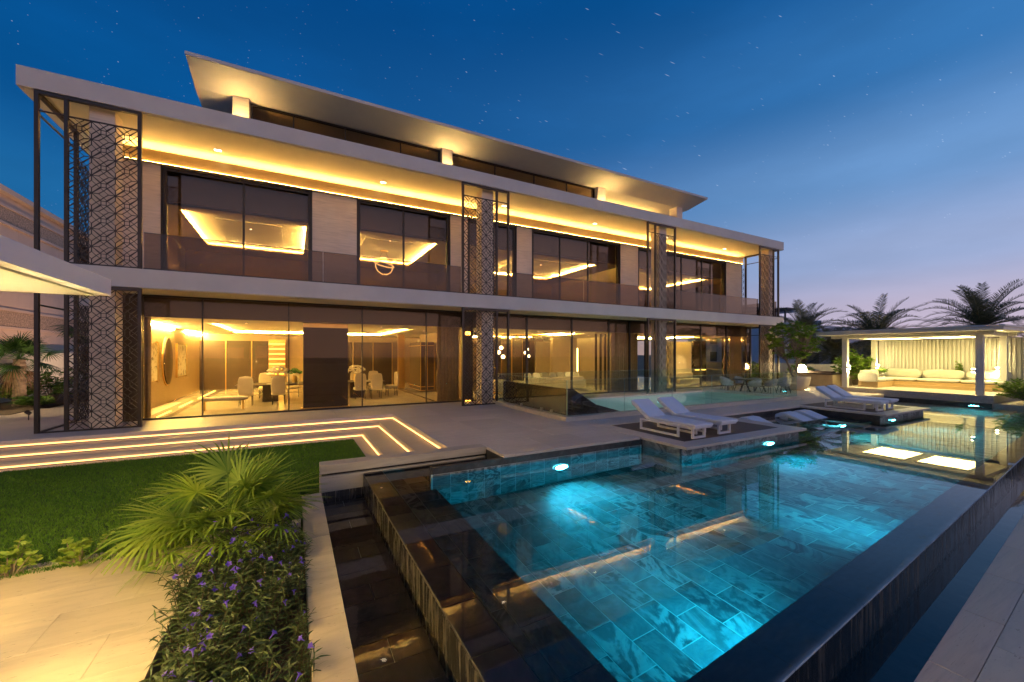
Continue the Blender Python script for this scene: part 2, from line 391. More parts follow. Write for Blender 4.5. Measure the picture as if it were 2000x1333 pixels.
def painting():
    m = Mat('painting'); v = m.pos((1, 1, 1)); n = m.noise(v, 1.6, 6, .6, 2.5); m.set(m.ramp(n, [(.35, (.12, .1, .08)), (.45, (.6, .55, .45)), (.6, (.65, .6, .5)), (.68, (.3, .22, .12))]), .6); MT['painting'] = m.m
painting()
# ------------------------------------------------------------------ ground and terrace
WZ = -.24
def YR(x): return 1.64+.0839*(x-3.04)
def YK(x): return 1.32+.088*(x-4.31)
struct('ground', MB().add([(-600, -600, -3.2), (1500, -600, -3.2), (1500, 1500, -3.2), (-600, 1500, -3.2)], [(0, 1, 2, 3)]), 'ground')
terrace = struct('terrace', MB().box(-11, 14.47, -1.2, 3.0, 16.7, -.064).box(-11, 16.7, -1.2, -4.3, 26, -.064).box(3.1, 8.75, -1.2, 7.45, 16.7, -.064)
    .box(3.92, 7.56, -1.9, 7.45, 8.75, -.064).box(7.45, 7.56, -1.9, 7.755, 9.5, -.064).box(7.45, 9.5, -1.9, 27.36, 10.35, -.064).box(12.86, 8.96, -1.9, 17.94, 9.5, -.064)
    .box(20.75, 10.35, -1.9, 40, 16.7, -.064).box(7.45, 15.25, -2.6, 20.75, 16.7, -.064).box(29.2, 16.7, -1.9, 40, 30, -.064), 'counter_stone')
_pm = {}
def paver(x0, y0, x1, y1, z, th, mat, parent, name='paver', gap=.004):
    k = (round(x1-x0, 3), round(y1-y0, 3), th, mat)
    if k not in _pm:
        w, h = k[0]/2-gap/2, k[1]/2-gap/2; c = .0008 if th < .01 or gap < .002 else .003
        mb = MB().add([(-w, -h, -th), (w, -h, -th), (w, h, -th), (-w, h, -th), (-w, -h, -c), (w, -h, -c), (w, h, -c), (-w, h, -c), (-w+c, -h+c, 0), (w-c, -h+c, 0), (w-c, h-c, 0), (-w+c, h-c, 0)],
            [(0, 1, 5, 4), (1, 2, 6, 5), (2, 3, 7, 6), (3, 0, 4, 7), (4, 5, 9, 8), (5, 6, 10, 9), (6, 7, 11, 10), (7, 4, 8, 11), (8, 9, 10, 11), (3, 2, 1, 0)])
        _pm[k] = mb.mesh(name); _pm[k].materials.append(MT[mat])
    o = bpy.data.objects.new(name, _pm[k]); COL.objects.link(o); o.location = ((x0+x1)/2, (y0+y1)/2, z); o.parent = parent
    if parent: o.matrix_parent_inverse = Matrix.Translation(-Vector(parent.location))
    return o
def pave(x0, y0, x1, y1, sx, sy, z=0, th=.06, mat='travertine', parent=None, name='paver', off=0, gap=.004):
    nx = max(1, round((x1-x0)/sx)); ny = max(1, round((y1-y0)/sy)); dx = (x1-x0)/nx; dy = (y1-y0)/ny
    for j in range(ny):
        for i in range(nx):
            paver(x0+i*dx, y0+j*dy, x0+i*dx+dx, y0+j*dy+dy, z, th, mat, parent, name, gap)
pave(-11, 14.43, 3.06, 16.75, 1.8, .8, parent=terrace)
pave(-11, 16.75, -4.3, 22.4, 1.8, 1.2, parent=terrace)
pave(3.06, 8.73, 7.40, 16.75, 1.45, .8, parent=terrace)
pave(3.85, 7.50, 7.72, 8.73, 1.3, .62, parent=terrace)
pave(7.40, 8.73, 7.745, 9.5, .4, .8, parent=terrace)
pave(7.40, 9.5, 21.9, 10.3, 1.6, .8, parent=terrace)
pave(21.9, 9.5, 27.4, 10.3, 1.6, .8, parent=terrace)
pave(12.8, 8.9, 18.0, 9.5, 1.6, .6, parent=terrace)
pave(20.8, 10.3, 34, 16.75, 1.6, .8, parent=terrace)
pave(7.4, 15.2, 20.8, 16.75, 1.6, .8, parent=terrace)
# sun bathing platforms reaching into the pool
def platform(x0, x1, y0, y1, wx0, wx1, wy0, wy1, lab):
    t = thing('lounge_platform', lab, 'platform', (x0, y0, -.06), 'stone platforms standing in the pool')
    link('base', B(x0+.07, y0+.2, -1.9, x1-.07, y1-.02, -.064), 'dark_slate', t)
    for a in ((x0, y0, x1, wy0), (x0, wy1, x1, y1), (x0, wy0, wx0, wy1), (wx1, wy0, x1, wy1)):
        w, h = a[2]-a[0], a[3]-a[1]; n = max(1, round((w if w > h else h)/1.3))
        for i in range(n):
            q = (a[0]+w*i/n, a[1], a[0]+w*(i+1)/n, a[3]) if w > h else (a[0], a[1]+h*i/n, a[2], a[1]+h*(i+1)/n)
            paver(*q, 0, .06, 'travertine', t, 'border_slab')
    n = round((wy1-wy0)/.14); d = (wy1-wy0)/n
    me = MB().box(wx0+.004, 0, -.05, wx1-.004, d-.006, -.006).mesh('deck_board'); me.materials.append(MT['wood_dark'])
    for i in range(n):
        o = link('deck_board', me, None, t); o.location = (0, wy0+i*d, 0)
    return t
platform(7.76, 12.8, 6.15, 9.5, 8.25, 12.25, 6.6, 9.15, 'stone platform with dark wood inset under the two loungers nearest the stairwell glass')
platform(18.0, 21.9, 6.19, 9.5, 18.4, 21.45, 6.62, 9.15, 'far stone platform with dark wood inset under the loungers near the lit pavilion')
# steps with light strips, wrapping a corner
steps = thing('terrace_steps', 'three travertine steps with glowing light strips between terrace and lawn', 'steps', (-4, 14, -.5))
for i, (y, x, zt) in enumerate(((14.43, 3.06, 0), (13.97, 2.50, -.166), (13.52, 1.92, -.333))):
    z0 = zt-.167; yn = (13.97, 13.52, 13.2)[i]; xn = (2.5, 1.92, 1.62)[i]
    st = link('tread', MB().prism([(-11, y-.0), (-11, yn-.0), (xn, yn), (xn, 8.74), (x, 8.74), (x, y)], 'z', z0-.06, z0-.001), 'travertine_wall', steps)
    link('riser', MB().prism([(-11, y+.03), (x+.03, y+.03), (x+.03, 8.74), (x+.004, 8.74), (x+.004, y+.004), (-11, y+.004)], 'z', z0, zt-.062), 'travertine_wall', steps)
    link('led_strip', MB().prism([(-11, y-.004), (x-.004, y-.004), (x-.004, 8.76), (x-.02, 8.76), (x-.02, y-.02), (-11, y-.02)], 'z', z0+.022, z0+.050), 'led_step', steps)
    link('light_trim', MB().prism([(-11, y-.003), (x-.003, y-.003), (x-.003, 8.76), (x-.03, 8.76), (x-.03, y-.03), (-11, y-.03)], 'z', z0+.001, z0+.018), 'steel', steps)
# retaining wall beside the steps
t = thing('retaining_wall', 'low travertine wall with shadow groove between lawn and pool corner', 'wall', (2.1, 8.5, -.5))
link('cap', B(.44, 8.40, -.165, 3.85, 8.735, 0), 'travertine_wall', t, bevel=.006)
link('core', B(.47, 8.46, -.21, 3.84, 8.72, -.165), 'dark_frame', t)
link('base', B(.44, 8.40, -1.2, 3.84, 8.73, -.21), 'travertine_wall', t, bevel=.004)
# lawn
struct('lawn', MB().box(-11, 7.2, -1.2, .12, 13.2, -.505).box(.12, 8.735, -1.2, 1.62, 13.2, -.505), 'grass_soil')
def grass():
    rng = np.random.default_rng(3); n = 210000
    u = rng.random(n); x = -9.5+11.1*rng.random(n); y = 6.95+6.25*np.sqrt(rng.random(n))*1.0; y = 6.9+6.3*rng.random(n)
    k = ~((x > .1) & (y < 8.78)); k &= ~((x > -1.0) & (x < .2) & (y < 7.75)); x, y = x[k], y[k]; n = len(x)
    h = .022+.03*rng.random(n); a = rng.random(n)*math.pi; lx, ly = (rng.random(n)-.5)*.05, (rng.random(n)-.5)*.05; w = .004+.003*rng.random(n)
    P0 = np.stack([x-np.cos(a)*w, y-np.sin(a)*w, np.full(n, -.507)], 1); P1 = np.stack([x+np.cos(a)*w, y+np.sin(a)*w, np.full(n, -.507)], 1); P2 = np.stack([x+lx, y+ly, -.505+h], 1)
    o = link('grass', npmesh('grass', np.stack([P0, P1, P2], 1), 3, 'grass_blade'), None); tag(o, 'short green lawn below the lit steps', 'grass', kind='stuff')
grass()
# foreground path of large travertine slabs
path = struct('path', B(-11, -4, -1.2, -1.06, 6.93, -.545), 'counter_stone')
for j in range(9):
    o_ = -.55 if j % 2 else 0
    xs = [-1.05]; xx = -1.05-1.0-o_
    while xx > -8.5: xs.append(xx); xx -= 1.55
    for a, b in zip(xs[1:], xs[:-1]): paver(a, 6.96-(j+1)*.62, b, 6.96-j*.62, -.5, .045, 'travertine_path', path, 'slab', .0015)
t = struct('kerb', B(-9, 7.06, -1.0, .1, 7.2, -.49), 'travertine_wall', bevel=.004)
struct('shrub_bed', B(-9, 6.93, -1.0, -1.06, 7.06, -.55), 'soil')
# planter between path and water channel
struct('planter_soil', B(-1.04, -2, -1.2, .13, 7.06, -.70), 'soil')
t = thing('planter_wall', 'pale travertine coping between the purple flower bed and the dark channel', 'wall', (.3, 3, -1.2))
for j in range(8):
    paver(.13, 8.40-(j+1)*1.0, .46, 8.40-j*1.0, -.5, .12, 'travertine_path', t, 'coping_slab')
link('core', B(.15, .9, -1.2, .44, 8.38, -.625), 'travertine_wall', t)
# ------------------------------------------------------------------ pool
pool = struct('pool', MB().prism([(1.2, YR(1.2)), (27.6, YR(27.6)), (27.6, 10.3), (2.3, 10.3), (2.3, 8.4), (1.2, 8.4)], 'z', -2.1, -1.8535), 'grout')
# floor tiles, .36 x .70 running bond; the largest ones single, the rest joined
tl = []
for i in range(70):
    x0 = 2.33+.36*i-.08
    for j in range(-1, 9):
        y0 = 1.9+.35*(i % 2)+.70*j-.30
        y1 = y0+.70
        if y1 < YR(x0)+.2 or y0 > 7.5 and x0 < 7.7 or y0 > 9: continue
        yy0, yy1 = max(y0, YR(x0)+.05), min(y1, 7.5 if x0 < 7.7 else (6.4 if x0 < 12.6 else (6.62 if x0 < 18.2 else (6.4 if x0 < 21.8 else 10))))
        xx0 = max(x0, 2.40)
        if yy1-yy0 < .03: continue
        tl.append((xx0, yy0, x0+.36, yy1))
tl.sort(key=lambda q: q[0]**2+q[1]**2)
for q in tl[:290]:
    k = paver(*q, -1.85, .003, 'slate_tile', pool, 'floor_tile', .014)
rest = MB()
for q in tl[290:]: rest.box(q[0]+.007, q[1]+.007, -1.853, q[2]-.007, q[3]-.007, -1.85)
o = link('floor_tile', rest, 'slate_tile', pool); o['kind'] = 'stuff'
# bench along the overflow edge
link('bench_core', B(1.5, 1.75, -1.87, 2.388, 8.39, -.954), 'grout', pool)
for j in range(10):
    y0, y1 = 1.75+.70*j, min(8.39, 1.75+.70*(j+1))
    for (a, b) in ((1.56, 1.98), (1.98, 2.40)): 
        s_ = .35 if a > 1.8 else 0
        paver(a, max(1.75, y0-s_), b, min(8.39, y1-s_), -.95, .003, 'slate_tile', pool, 'bench_tile', .010)
for j in range(10):
    for z in (-.955, -1.40):
        if 1.75+.66*j+.66 < 8.4: link('bench_face_tile', B(2.389, 1.755+.66*j, z-.44, 2.40, 2.405+.66*j, z-.003), 'slate_tile', pool)
# overflow rims and their wet outer faces
link('rim_core', B(1.215, 1.5, -2.0, 1.54, 8.395, -.268), 'wet_slate', pool)
for j in range(10):
    y0 = 1.5+.70*j; y1 = min(8.40, y0+.70)
    if y1-y0 > .05: paver(1.2, y0, 1.56, y1, -.248, .02, 'dark_slate', pool, 'rim_tile', .006)
    for q, z in enumerate((-.27, -.62, -.97)):
        a = max(1.5, y0-.35*(q % 2)); b = min(8.40, y0+.70-.35*(q % 2))
        if b-a > .05: link('rim_face_tile', B(1.198, a+.003, z-.347, 1.215, b-.003, z), 'wet_slate', pool)
def skew(x0, x1, o0, o1, z0, z1):
    mb = MB(); f = YR
    return mb.add([(x0, f(x0)+o0, z0), (x1, f(x1)+o0, z0), (x1, f(x1)+o1, z0), (x0, f(x0)+o1, z0), (x0, f(x0)+o0, z1), (x1, f(x1)+o0, z1), (x1, f(x1)+o1, z1), (x0, f(x0)+o1, z1)],
                  [(0, 3, 2, 1), (4, 5, 6, 7), (0, 1, 5, 4), (1, 2, 6, 5), (2, 3, 7, 6), (3, 0, 4, 7)])
link('rim_core', skew(1.22, 27.5, .015, .34, -2.0, -.268), 'wet_slate', pool)
link('rim_grout', skew(1.3, 27.4, .02, .345, -.267, -.2515), 'grout', pool)
x = 1.2; i = 0
while x < 27.4:
    xe = min(27.4, x+.70)
    link('rim_tile', skew(x+.005, xe-.005, 0, .36, -.268, -.248), 'rim_slate_lit', pool)
    if x < 16:
        for q, z in enumerate((-.27, -.62)):
            link('rim_face_tile', skew(x+.003-.35*(q % 2)*(i > 0), xe-.003-.35*(q % 2), -.004, .012, z-.347, z), 'wet_slate', pool)
    x = xe; i += 1
link('rim_joint', skew(1.56, 27.4, .361, .375, -.30, -.250), 'grout', pool); link('rim_joint', B(1.561, 1.85, -.30, 1.575, 8.39, -.250), 'grout', pool)
# back wall tiles below the terrace edge
for i in range(15):
    a = 2.33+.36*i; off = .35*(i % 2)
    for z0, z1 in ((-1.85, -1.85+.35+off*.6), (-1.85+.35+off*.6, -1.0+off*.5), (-1.0+off*.5, -.20)):
        link('wall_tile', B(a+.005, 7.5, z0+.005, a+.355, 7.503, z1-.005), 'slate_tile', pool)
link('wall_grout', B(2.3, 7.504, -1.853, 7.78, 7.53, -.20), 'grout', pool); link('wall_cap', B(2.33, 7.5, -.199, 7.78, 7.531, -.066), 'dark_slate', pool)
link('wall_core', MB().box(2.3, 7.532, -1.9, 7.8, 7.6, -.066).box(1.2, 8.397, -2, 3.9, 8.45, -.3).box(3.86, 7.52, -1.9, 3.94, 8.4, -.066), 'dark_slate', pool)
for (x0, x1, y) in ((7.83, 12.73, 6.35), (18.07, 21.83, 6.39)):
    n = round((x1-x0)/.36); d = (x1-x0)/n
    for i in range(n):
        for z0, z1 in ((-1.85, -1.2), (-1.2, -.62), (-.62, -.07)): link('wall_tile', B(x0+i*d+.003, y-.02, z0+.003, x0+i*d+d-.003, y-.001, z1-.003), 'slate_tile', pool)
for i in range(3):
    for z0, z1 in ((-1.85, -1.2), (-1.2, -.62), (-.62, -.07)): link('wall_tile', B(7.81, 6.37+i*.38, z0+.003, 7.829, 6.37+i*.38+.374, z1-.003), 'slate_tile', pool)
# shallow shelf between the platforms
link('shelf', B(12.74, 6.62, -1.9, 18.06, 8.97, -.55), 'slate_tile', pool)
link('shelf_wall', B(12.8, 8.955, -.6, 18.0, 8.965, -.066), 'dark_slate', pool)
w = MB().prism([(1.2, YR(1.2)), (27.42, YR(27.42)), (27.42, 10.2), (3.9, 10.2), (3.9, 8.40), (1.2, 8.40)], 'z', WZ-.002, WZ)
me = bpy.data.meshes.new('pool_water'); me.from_pydata([(1.2, YR(1.2), WZ), (27.42, YR(27.42), WZ), (27.42, 10.2, WZ), (3.86, 10.2, WZ), (3.86, 8.40, WZ), (1.2, 8.40, WZ)], [], [(0, 1, 2, 3, 4, 5)])
struct('pool_water', me, 'water')
# overflow channel around the pool
struct('channel', MB().prism([(.44, .86), (1.21, 1.3), (1.21, 8.41), (.44, 8.41)], 'z', -1.2, -.885).prism([(.44, .3), (30, YK(30)-.1), (30, YR(30)+.1), (.44, 1.6)], 'z', -1.21, -.886), 'dark_slate')
ch = link('channel_floor', B(.45, 1.3, -.89, 1.2, 8.4, -.882), 'grout'); ch['kind'] = 'structure'
for j in range(20):
    y = 1.35+.355*j
    if j % 3 == 1:
        paver(.46, y, .83, min(y+.355, 8.39), -.865, .02, 'dark_slate', ch, 'channel_tile', .007); paver(.83, y, 1.2, min(y+.355, 8.39), -.865, .02, 'dark_slate', ch, 'channel_tile', .007)
    elif y < 8.2: paver(.46, y, 1.2, min(y+.355, 8.39), -.865, .02, 'dark_slate', ch, 'channel_tile', .007)
for i, (a, b) in enumerate(((.46, .70), (.70, .95), (.95, 1.2))):
    link('wall_tile', B(a+.003, 8.385, -.88, b-.003, 8.402, -.505), 'wet_slate', ch)
me = bpy.data.meshes.new('channel_water'); z = -.635
me.from_pydata([(.455, YK(.455)-.02, z), (30, YK(30)-.02, z), (30, YR(30)+.02, z), (1.21, YR(1.21)+.02, z), (1.21, 8.41, z), (.455, 8.41, z)], [], [(0, 1, 2, 3, 4, 5)])
struct('channel_water', me, 'water_channel')
# walkway on the camera side
wk = struct('walkway', MB().prism([(-2, YK(-2)-.02), (40, YK(40)-.02), (40, -8), (-2, -8)], 'z', -1.2, -.545), 'counter_stone')
def skw(f0, f1, x0, x1, mat, name):
    link(name, MB().prism([(x0, f0(x0)), (x1, f0(x1)), (x1, f1(x1)), (x0, f1(x0))], 'z', -.56, -.5), mat, wk, bevel=.004)
f2 = lambda x: 1.09+.072*(x-4.73); f3 = lambda x: f2(x)-.9
for i in range(18):
    skw(f2, YK, -1.5+i*1.25+.002, -1.5+(i+1)*1.25-.002, 'travertine_walk', 'edge_slab')
    skw(f3, lambda x: f2(x)-.004, -2+i*1.25+.001, -2+(i+1)*1.25-.001, 'travertine_walk2', 'slab')
    skw(lambda x: f3(x)-3, lambda x: f3(x)-.004, -2+i*1.25+.002, -2+(i+1)*1.25-.002, 'travertine', 'slab')
# underwater lamps
def pool_lamp(x, y, z, d, lab, mat='pool_light', power=560, size=95, dip=-.8):
    t = thing('pool_lamp', lab, 'lamp', (x, y, z), 'round underwater lamps in the pool walls')
    def disc(r0, r1, o0, o1, n=18):
        mb = MB()
        pr = [(0, o1), (r1, o1), (r1, o0)] if r0 == 0 else [(r0, o1), (r1, o1), (r1, o0)]
        vs = []
        for r, o_ in pr:
            for k in range(n):
                a = 2*math.pi*k/n
                vs.append((x+r*math.cos(a), y+d[1]*o_, z+r*math.sin(a)) if d[0] == 0 else (x+d[0]*o_, y+r*math.cos(a), z+r*math.sin(a)))
        fs = [(i*n+k, i*n+(k+1) % n, (i+1)*n+(k+1) % n, (i+1)*n+k) for i in range(2) for k in range(n)]
        return mb.add(vs, fs)
    link('lens', disc(0, .17, .0, .03), mat, t); link('rim', disc(.17, .2, .0, .034), 'steel', t)
    l = bpy.data.lights.new('beam', 'SPOT'); l.energy = power; l.color = (.004, .58, .92) if mat != 'pool_light_green' else (.12, .85, .9); l.spot_size = R(size); l.spot_blend = 1; l.shadow_soft_size = .08
    q = bpy.data.objects.new('beam', l); COL.objects.link(q); q.parent = t; q.location = (d[0]*.05, d[1]*.05, 0); q.rotation_euler = Vector((d[0]*.9, d[1]*.9, dip)).to_track_quat('-Z', 'Y').to_euler()
pool_lamp(5.28, 7.49, -.90, (0, -1), 'bright underwater lamp in the pool wall below the terrace edge')
pool_lamp(11.25, 6.31, -.55, (0, -1), 'underwater lamp below the platform of the loungers by the stairwell')
pool_lamp(15.9, 6.60, -.42, (0, -1), 'underwater lamp in the shallow shelf between both platforms', 'pool_light_green')
pool_lamp(18.95, 6.35, -.5, (0, -1), 'underwater lamp below the far lounger platform', 'pool_light_green')
pool_lamp(27.36, 6.3, -.45, (-1, 0), 'underwater lamp in the wall below the lit pavilion', 'pool_light_green')
pool_lamp(4.2, YR(4.2)+.36, -1.05, (0, 1), 'added unseen fill lamp inside the overflow edge, near end', 'pool_light_fill', power=430, size=150, dip=-.25)  # this lamp and the next are added out of sight to light the floor
pool_lamp(8.2, YR(8.2)+.36, -1.05, (0, 1), 'added unseen fill lamp inside the overflow edge, middle', 'pool_light_fill', power=400, size=150, dip=-.25)
# ------------------------------------------------------------------ open stairwell with glass guard
sw = thing('stairwell', 'open stairwell with pale green lit walls inside a raised stone kerb', 'stairwell', (14, 10.4, 0))
link('kerb', MB().box(7.4, 10.22, -.0, 20.8, 10.50, .14).box(7.4, 10.50, -.0, 7.68, 15.2, .14).box(20.52, 10.50, 0, 20.8, 15.2, .14), 'travertine_wall', sw, bevel=.008)
link('pit_wall', MB().box(7.4, 15.2, -3, 20.8, 15.27, -.07).box(20.74, 10.3, -3, 20.8, 15.2, -.001).box(7.4, 10.24, -3, 20.8, 10.34, -.001).box(7.4, 10.34, -3, 7.46, 15.2, -.001), 'pit_wall', sw)
link('pit_floor', B(7.4, 10.3, -3.05, 20.8, 15.2, -3.0), 'pit_wall', sw)
link('light_strip', B(9, 10.345, -1.6, 20.5, 10.38, -1.45), 'pit_light', sw)
link('stair_panel', MB().prism([(7.7, -2.5), (7.7, .98), (7.95, .98), (8.9, .42), (10.6, -.05), (13.5, -2.5)], 'y', 10.62, 10.70).prism([(10.7, -2), (10.7, .98), (15.1, .98), (15.1, -2)], 'x', 7.72, 7.80), 'brown_panel', sw)
link('stair_flight', MB().prism([(7.8, -2.5), (7.8, .5), (8.8, .2), (10.5, -.4), (13.0, -2.5)], 'y', 10.8, 12.0), 'brown_panel', sw)
gg = thing('glass_guard', 'frameless clear glass guard standing on the stairwell kerb', 'glass railing', (14, 10.4, .14))
xs = [7.53, 9.95, 12.3, 14.55, 16.7, 18.8, 20.68]
for a, b in zip(xs[:-1], xs[1:]): link('glass_panel', B(a+.006, 10.352, .141, b-.006, 10.368, 1.27), 'clear_glass', gg)
for a, b in ((10.375, 12.4), (12.4, 13.9), (13.9, 15.25)): link('glass_panel', B(7.532, a+.005, .141, 7.548, b-.005, 1.27), 'clear_glass', gg); link('glass_panel', B(20.65, a+.005, .141, 20.666, b-.005, 1.27), 'clear_glass', gg)
for a, b in zip(xs[:-1], xs[1:]): link('glass_panel', B(a+.006, 15.26, .004, b-.006, 15.276, 1.27), 'clear_glass', gg)
for a, b in zip(xs[:-1], xs[1:]): link('polished_edge', MB().box(a+.006, 10.351, 1.27, b-.006, 10.369, 1.276).box(b-.008, 10.351, .141, b-.003, 10.369, 1.27), 'glass_edge', gg); link('polished_edge', B(a+.006, 15.259, 1.27, b-.006, 15.277, 1.276), 'glass_edge', gg)
link('polished_edge', MB().box(7.531, 10.375, 1.27, 7.549, 15.24, 1.276).box(7.528, 10.351, .141, 7.545, 10.369, 1.27), 'glass_edge', gg)
for y in (11.2, 11.8, 13.2): link('clamp', B(7.50, y, .141, 7.58, y+.07, .25), 'steel', gg)
# ------------------------------------------------------------------ villa
villa = thing('villa', 'large modern two-storey villa with lit soffits, bronze glass and lattice screens', 'house', (11, 20, 0))
V = villa
def vp(name, mb, mat, parent=None, **k): return link(name, mb, mat, parent or V, **k)
vp('floor_slab', B(-6.3, 15.3, 4.0, 28.96, 30, 4.55), 'fascia', bevel=.01)
roof = vp('roof_slab', B(-6.32, 15.3, 9.07, 28.96, 30, 9.60), 'fascia', bevel=.01)
vp('soffit', B(-6.22, 15.42, 9.058, 28.86, 29.9, 9.072), 'soffit', roof)
vp('soffit', B(-6.2, 15.42, 3.988, 28.86, 17.2, 4.002), 'soffit')
# downlights in the roof soffit
for x in (-2.27, 3.2, 8.7, 14.14, 19.56, 25.07):
    d = vp('downlight', B(x-.11, 16.86, 9.046, x+.11, 17.0, 9.06), 'steel', roof)
    o = link('lens', B(x-.10, 16.87, 9.040, x+.10, 16.99, 9.046), 'downlight', roof)
# cove band over the upper windows
edges = [-4.95, -3.92, .60, 2.31, 6.22, 7.15, 9.65, 10.65, 16.47, 17.97, 26.05, 27.92]
for a, b in zip(edges[:-1], edges[1:]):
    bd = vp('cove_band', B(a+.012, 17.47, 8.44, b-.012, 17.53, 8.87), 'bronze_band')
    vp('band_trim', B(b-.012, 17.455, 8.43, b+.012, 17.53, 8.89), 'bronze_band', bd)
vp('cove_back', B(-4.95, 17.86, 8.40, 27.92, 17.95, 9.058), 'soffit')
vp('cove_shelf', B(-4.95, 17.53, 8.44, 27.92, 17.86, 8.50), 'soffit')
vp('band_lip', B(-4.95, 17.40, 8.425, 27.92, 17.469, 8.44), 'bronze_band'); vp('band_light', B(-4.9, 17.425, 8.441, 27.88, 17.437, 8.452), 'band_glow')
vp('cove_light', B(-4.9, 17.60, 8.80, 27.88, 17.63, 8.83), 'led_cove')
vp('cove_light_end', B(-4.93, 17.64, 8.80, -4.90, 25.0, 8.83), 'led_cove')
vp('cove_band', B(-4.97, 17.5, 8.44, -4.955, 26, 8.87), 'bronze_band')
# upper storey stone piers
for a, b in ((-4.95, -3.92), (.64, 2.27), (6.27, 7.12), (9.72, 10.60), (16.53, 17.93), (26.17, 27.92)):
    p = vp('stone_pier', B(a, 17.56, 4.55, b, 17.95, 8.43), 'stone_panel')
    vp('trim', MB().box(a-.03, 17.545, 4.55, a, 17.9, 8.43).box(b, 17.545, 4.55, b+.03, 17.9, 8.43), 'bronze', p)
vp('upper_side_wall', MB().box(-4.95, 17.95, 4.55, -4.75, 26, 9.05).box(27.7, 17.95, 4.55, 27.92, 26, 9.05), 'stone_panel')
# upper windows
def window(x0, x1, z0, z1, y, mull, glassm, fw=.11, dep=.14, mw=.04):
    w = vp('window', MB().box(x0, y, z0, x0+fw, y+dep, z1).box(x1-fw, y, z0, x1, y+dep, z1).box(x0+fw, y, z1-fw*.9, x1-fw, y+dep, z1).box(x0+fw, y, z0, x1-fw, y+dep, z0+.05), 'dark_frame')
    e = [x0+fw]+list(mull)+[x1-fw]
    for a, b in zip(e[:-1], e[1:]): vp('pane', B(a+.012, y+.05, z0+.05, b-.012, y+.066, z1-fw*.9), glassm, w)
    for m in mull: vp('mullion', B(m-mw/2, y+.02, z0+.05, m+mw/2, y+.10, z1-fw*.9), 'dark_frame', w)
for x0, x1, mu in ((-3.89, .61, [-1.6]), (2.30, 6.24, [4.19]), (7.15, 9.69, [8.5]), (10.63, 16.50, [12.39, 14.26]), (17.96, 26.14, [19.9, 21.8, 23.78])):
    window(x0, x1, 4.56, 8.41, 17.62, mu, 'bronze_glass_up', mw=.07)
# lattice
def lattice_mesh(nx, nz, c, depth=.02):
    mb = MB(); w = .0145; P = c
    def seg(a, b, ww=w):
        ax_, az = a; bx_, bz = b; dx, dz = bx_-ax_, bz-az; l = math.hypot(dx, dz); ux, uz = dx/l, dz/l; e = ww*.45
        ax_ -= ux*e; az -= uz*e; bx_ += ux*e; bz += uz*e; qx, qz = -uz*ww/2, ux*ww/2; h = depth/2
        vs = [(ax_+qx, -h, az+qz), (ax_-qx, -h, az-qz), (bx_-qx, -h, bz-qz), (bx_+qx, -h, bz+qz)]; vs += [(p[0], h, p[2]) for p in vs]
        mb.add(vs, [(0, 1, 2, 3), (7, 6, 5, 4), (0, 3, 7, 4), (1, 5, 6, 2), (3, 2, 6, 7), (0, 4, 5, 1)])
    def cell(ox, oz):
        g = lambda u, v: (ox+u*P, oz+v*P)
        rot = [lambda u, v: (u, v), lambda u, v: (1-v, u), lambda u, v: (1-u, 1-v), lambda u, v: (v, 1-u)]
        for r in rot:
            q = lambda u, v: g(*r(u, v))
            seg(q(0, 0), q(.29, 0), w*1.25); seg(q(1, 0), q(.71, 0), w*1.25)
            seg(q(.29, 0), q(.5, .19)); seg(q(.71, 0), q(.5, .19))
            seg(q(.5, .19), q(.37, .34)); seg(q(.5, .19), q(.63, .34))
            seg(q(0, 0), q(.34, .37)); seg(q(0, 0), q(.37, .34))
            seg(q(.37, .34), q(.41, .39)); seg(q(.34, .37), q(.39, .41)); seg(q(.41, .39), q(.59, .39)); seg(q(.37, .34), q(.34, .37)); seg(q(.41, .39), q(.39, .41))
    for i in range(nx):
        for k in range(nz): cell(i*P, k*P)
    return mb.mesh('lattice')
LA = lattice_mesh(3, 8, .491); LA.materials.append(MT['bronze'])
def screen(x0, lat_x, z0, z1, upper, lab):
    """frame of 2.15 m with a 1.47 m lattice leaf"""
    x1 = x0+2.15; y = 15.36; w = .085
    mb = MB().box(x0, y-.05, z0, x0+w, y+.05, z1).box(x1-w, y-.05, z0, x1, y+.05, z1).box(x0+w, y-.05, z1-w, x1-w, y+.05, z1).box(x0+w, y-.05, z0, x1-w, y+.05, z0+.035)
    xm = lat_x+1.473 if lat_x-x0 < .3 else lat_x
    mb.box(xm-.04, y-.045, z0+.035, xm+.04, y+.045, z1-w)
    zl = z0+.035+8*.491
    if upper: mb.box(x0+w, y-.02, zl, x1-w, y+.02, zl+.035)
    f = vp('lattice_screen', mb, 'bronze', bevel=.004); f['label'] = lab
    o = link('lattice', LA, None, f); o.location = (lat_x, y, z0+.035)
    if not upper: o.scale = (1, 1, (z1-w-z0-.035)/(8*.491))
for x0, lx, nm in ((-6.0, -5.40, 'at the house end by the neighbour'), (5.98, 6.07, 'between the dining and living room'), (16.33, 16.92, 'behind the stairwell'), (26.3, 26.39, 'at the house end by the potted tree')):
    screen(x0, lx, 4.552, 9.05, True, 'dark bronze lattice screen on the balcony '+nm)
    screen(x0, lx, .004, 3.985, False, 'dark bronze lattice screen on the terrace '+nm)
for a, b in ((-5.04, -4.50), (6.98, 7.50), (17.52, 18.08), (27.78, 28.30)):
    vp('column', B(a, 15.62, 0, b, 16.2, 3.99), 'stone_panel'); vp('column', B(a, 15.62, 4.55, b, 16.2, 9.06), 'stone_panel')
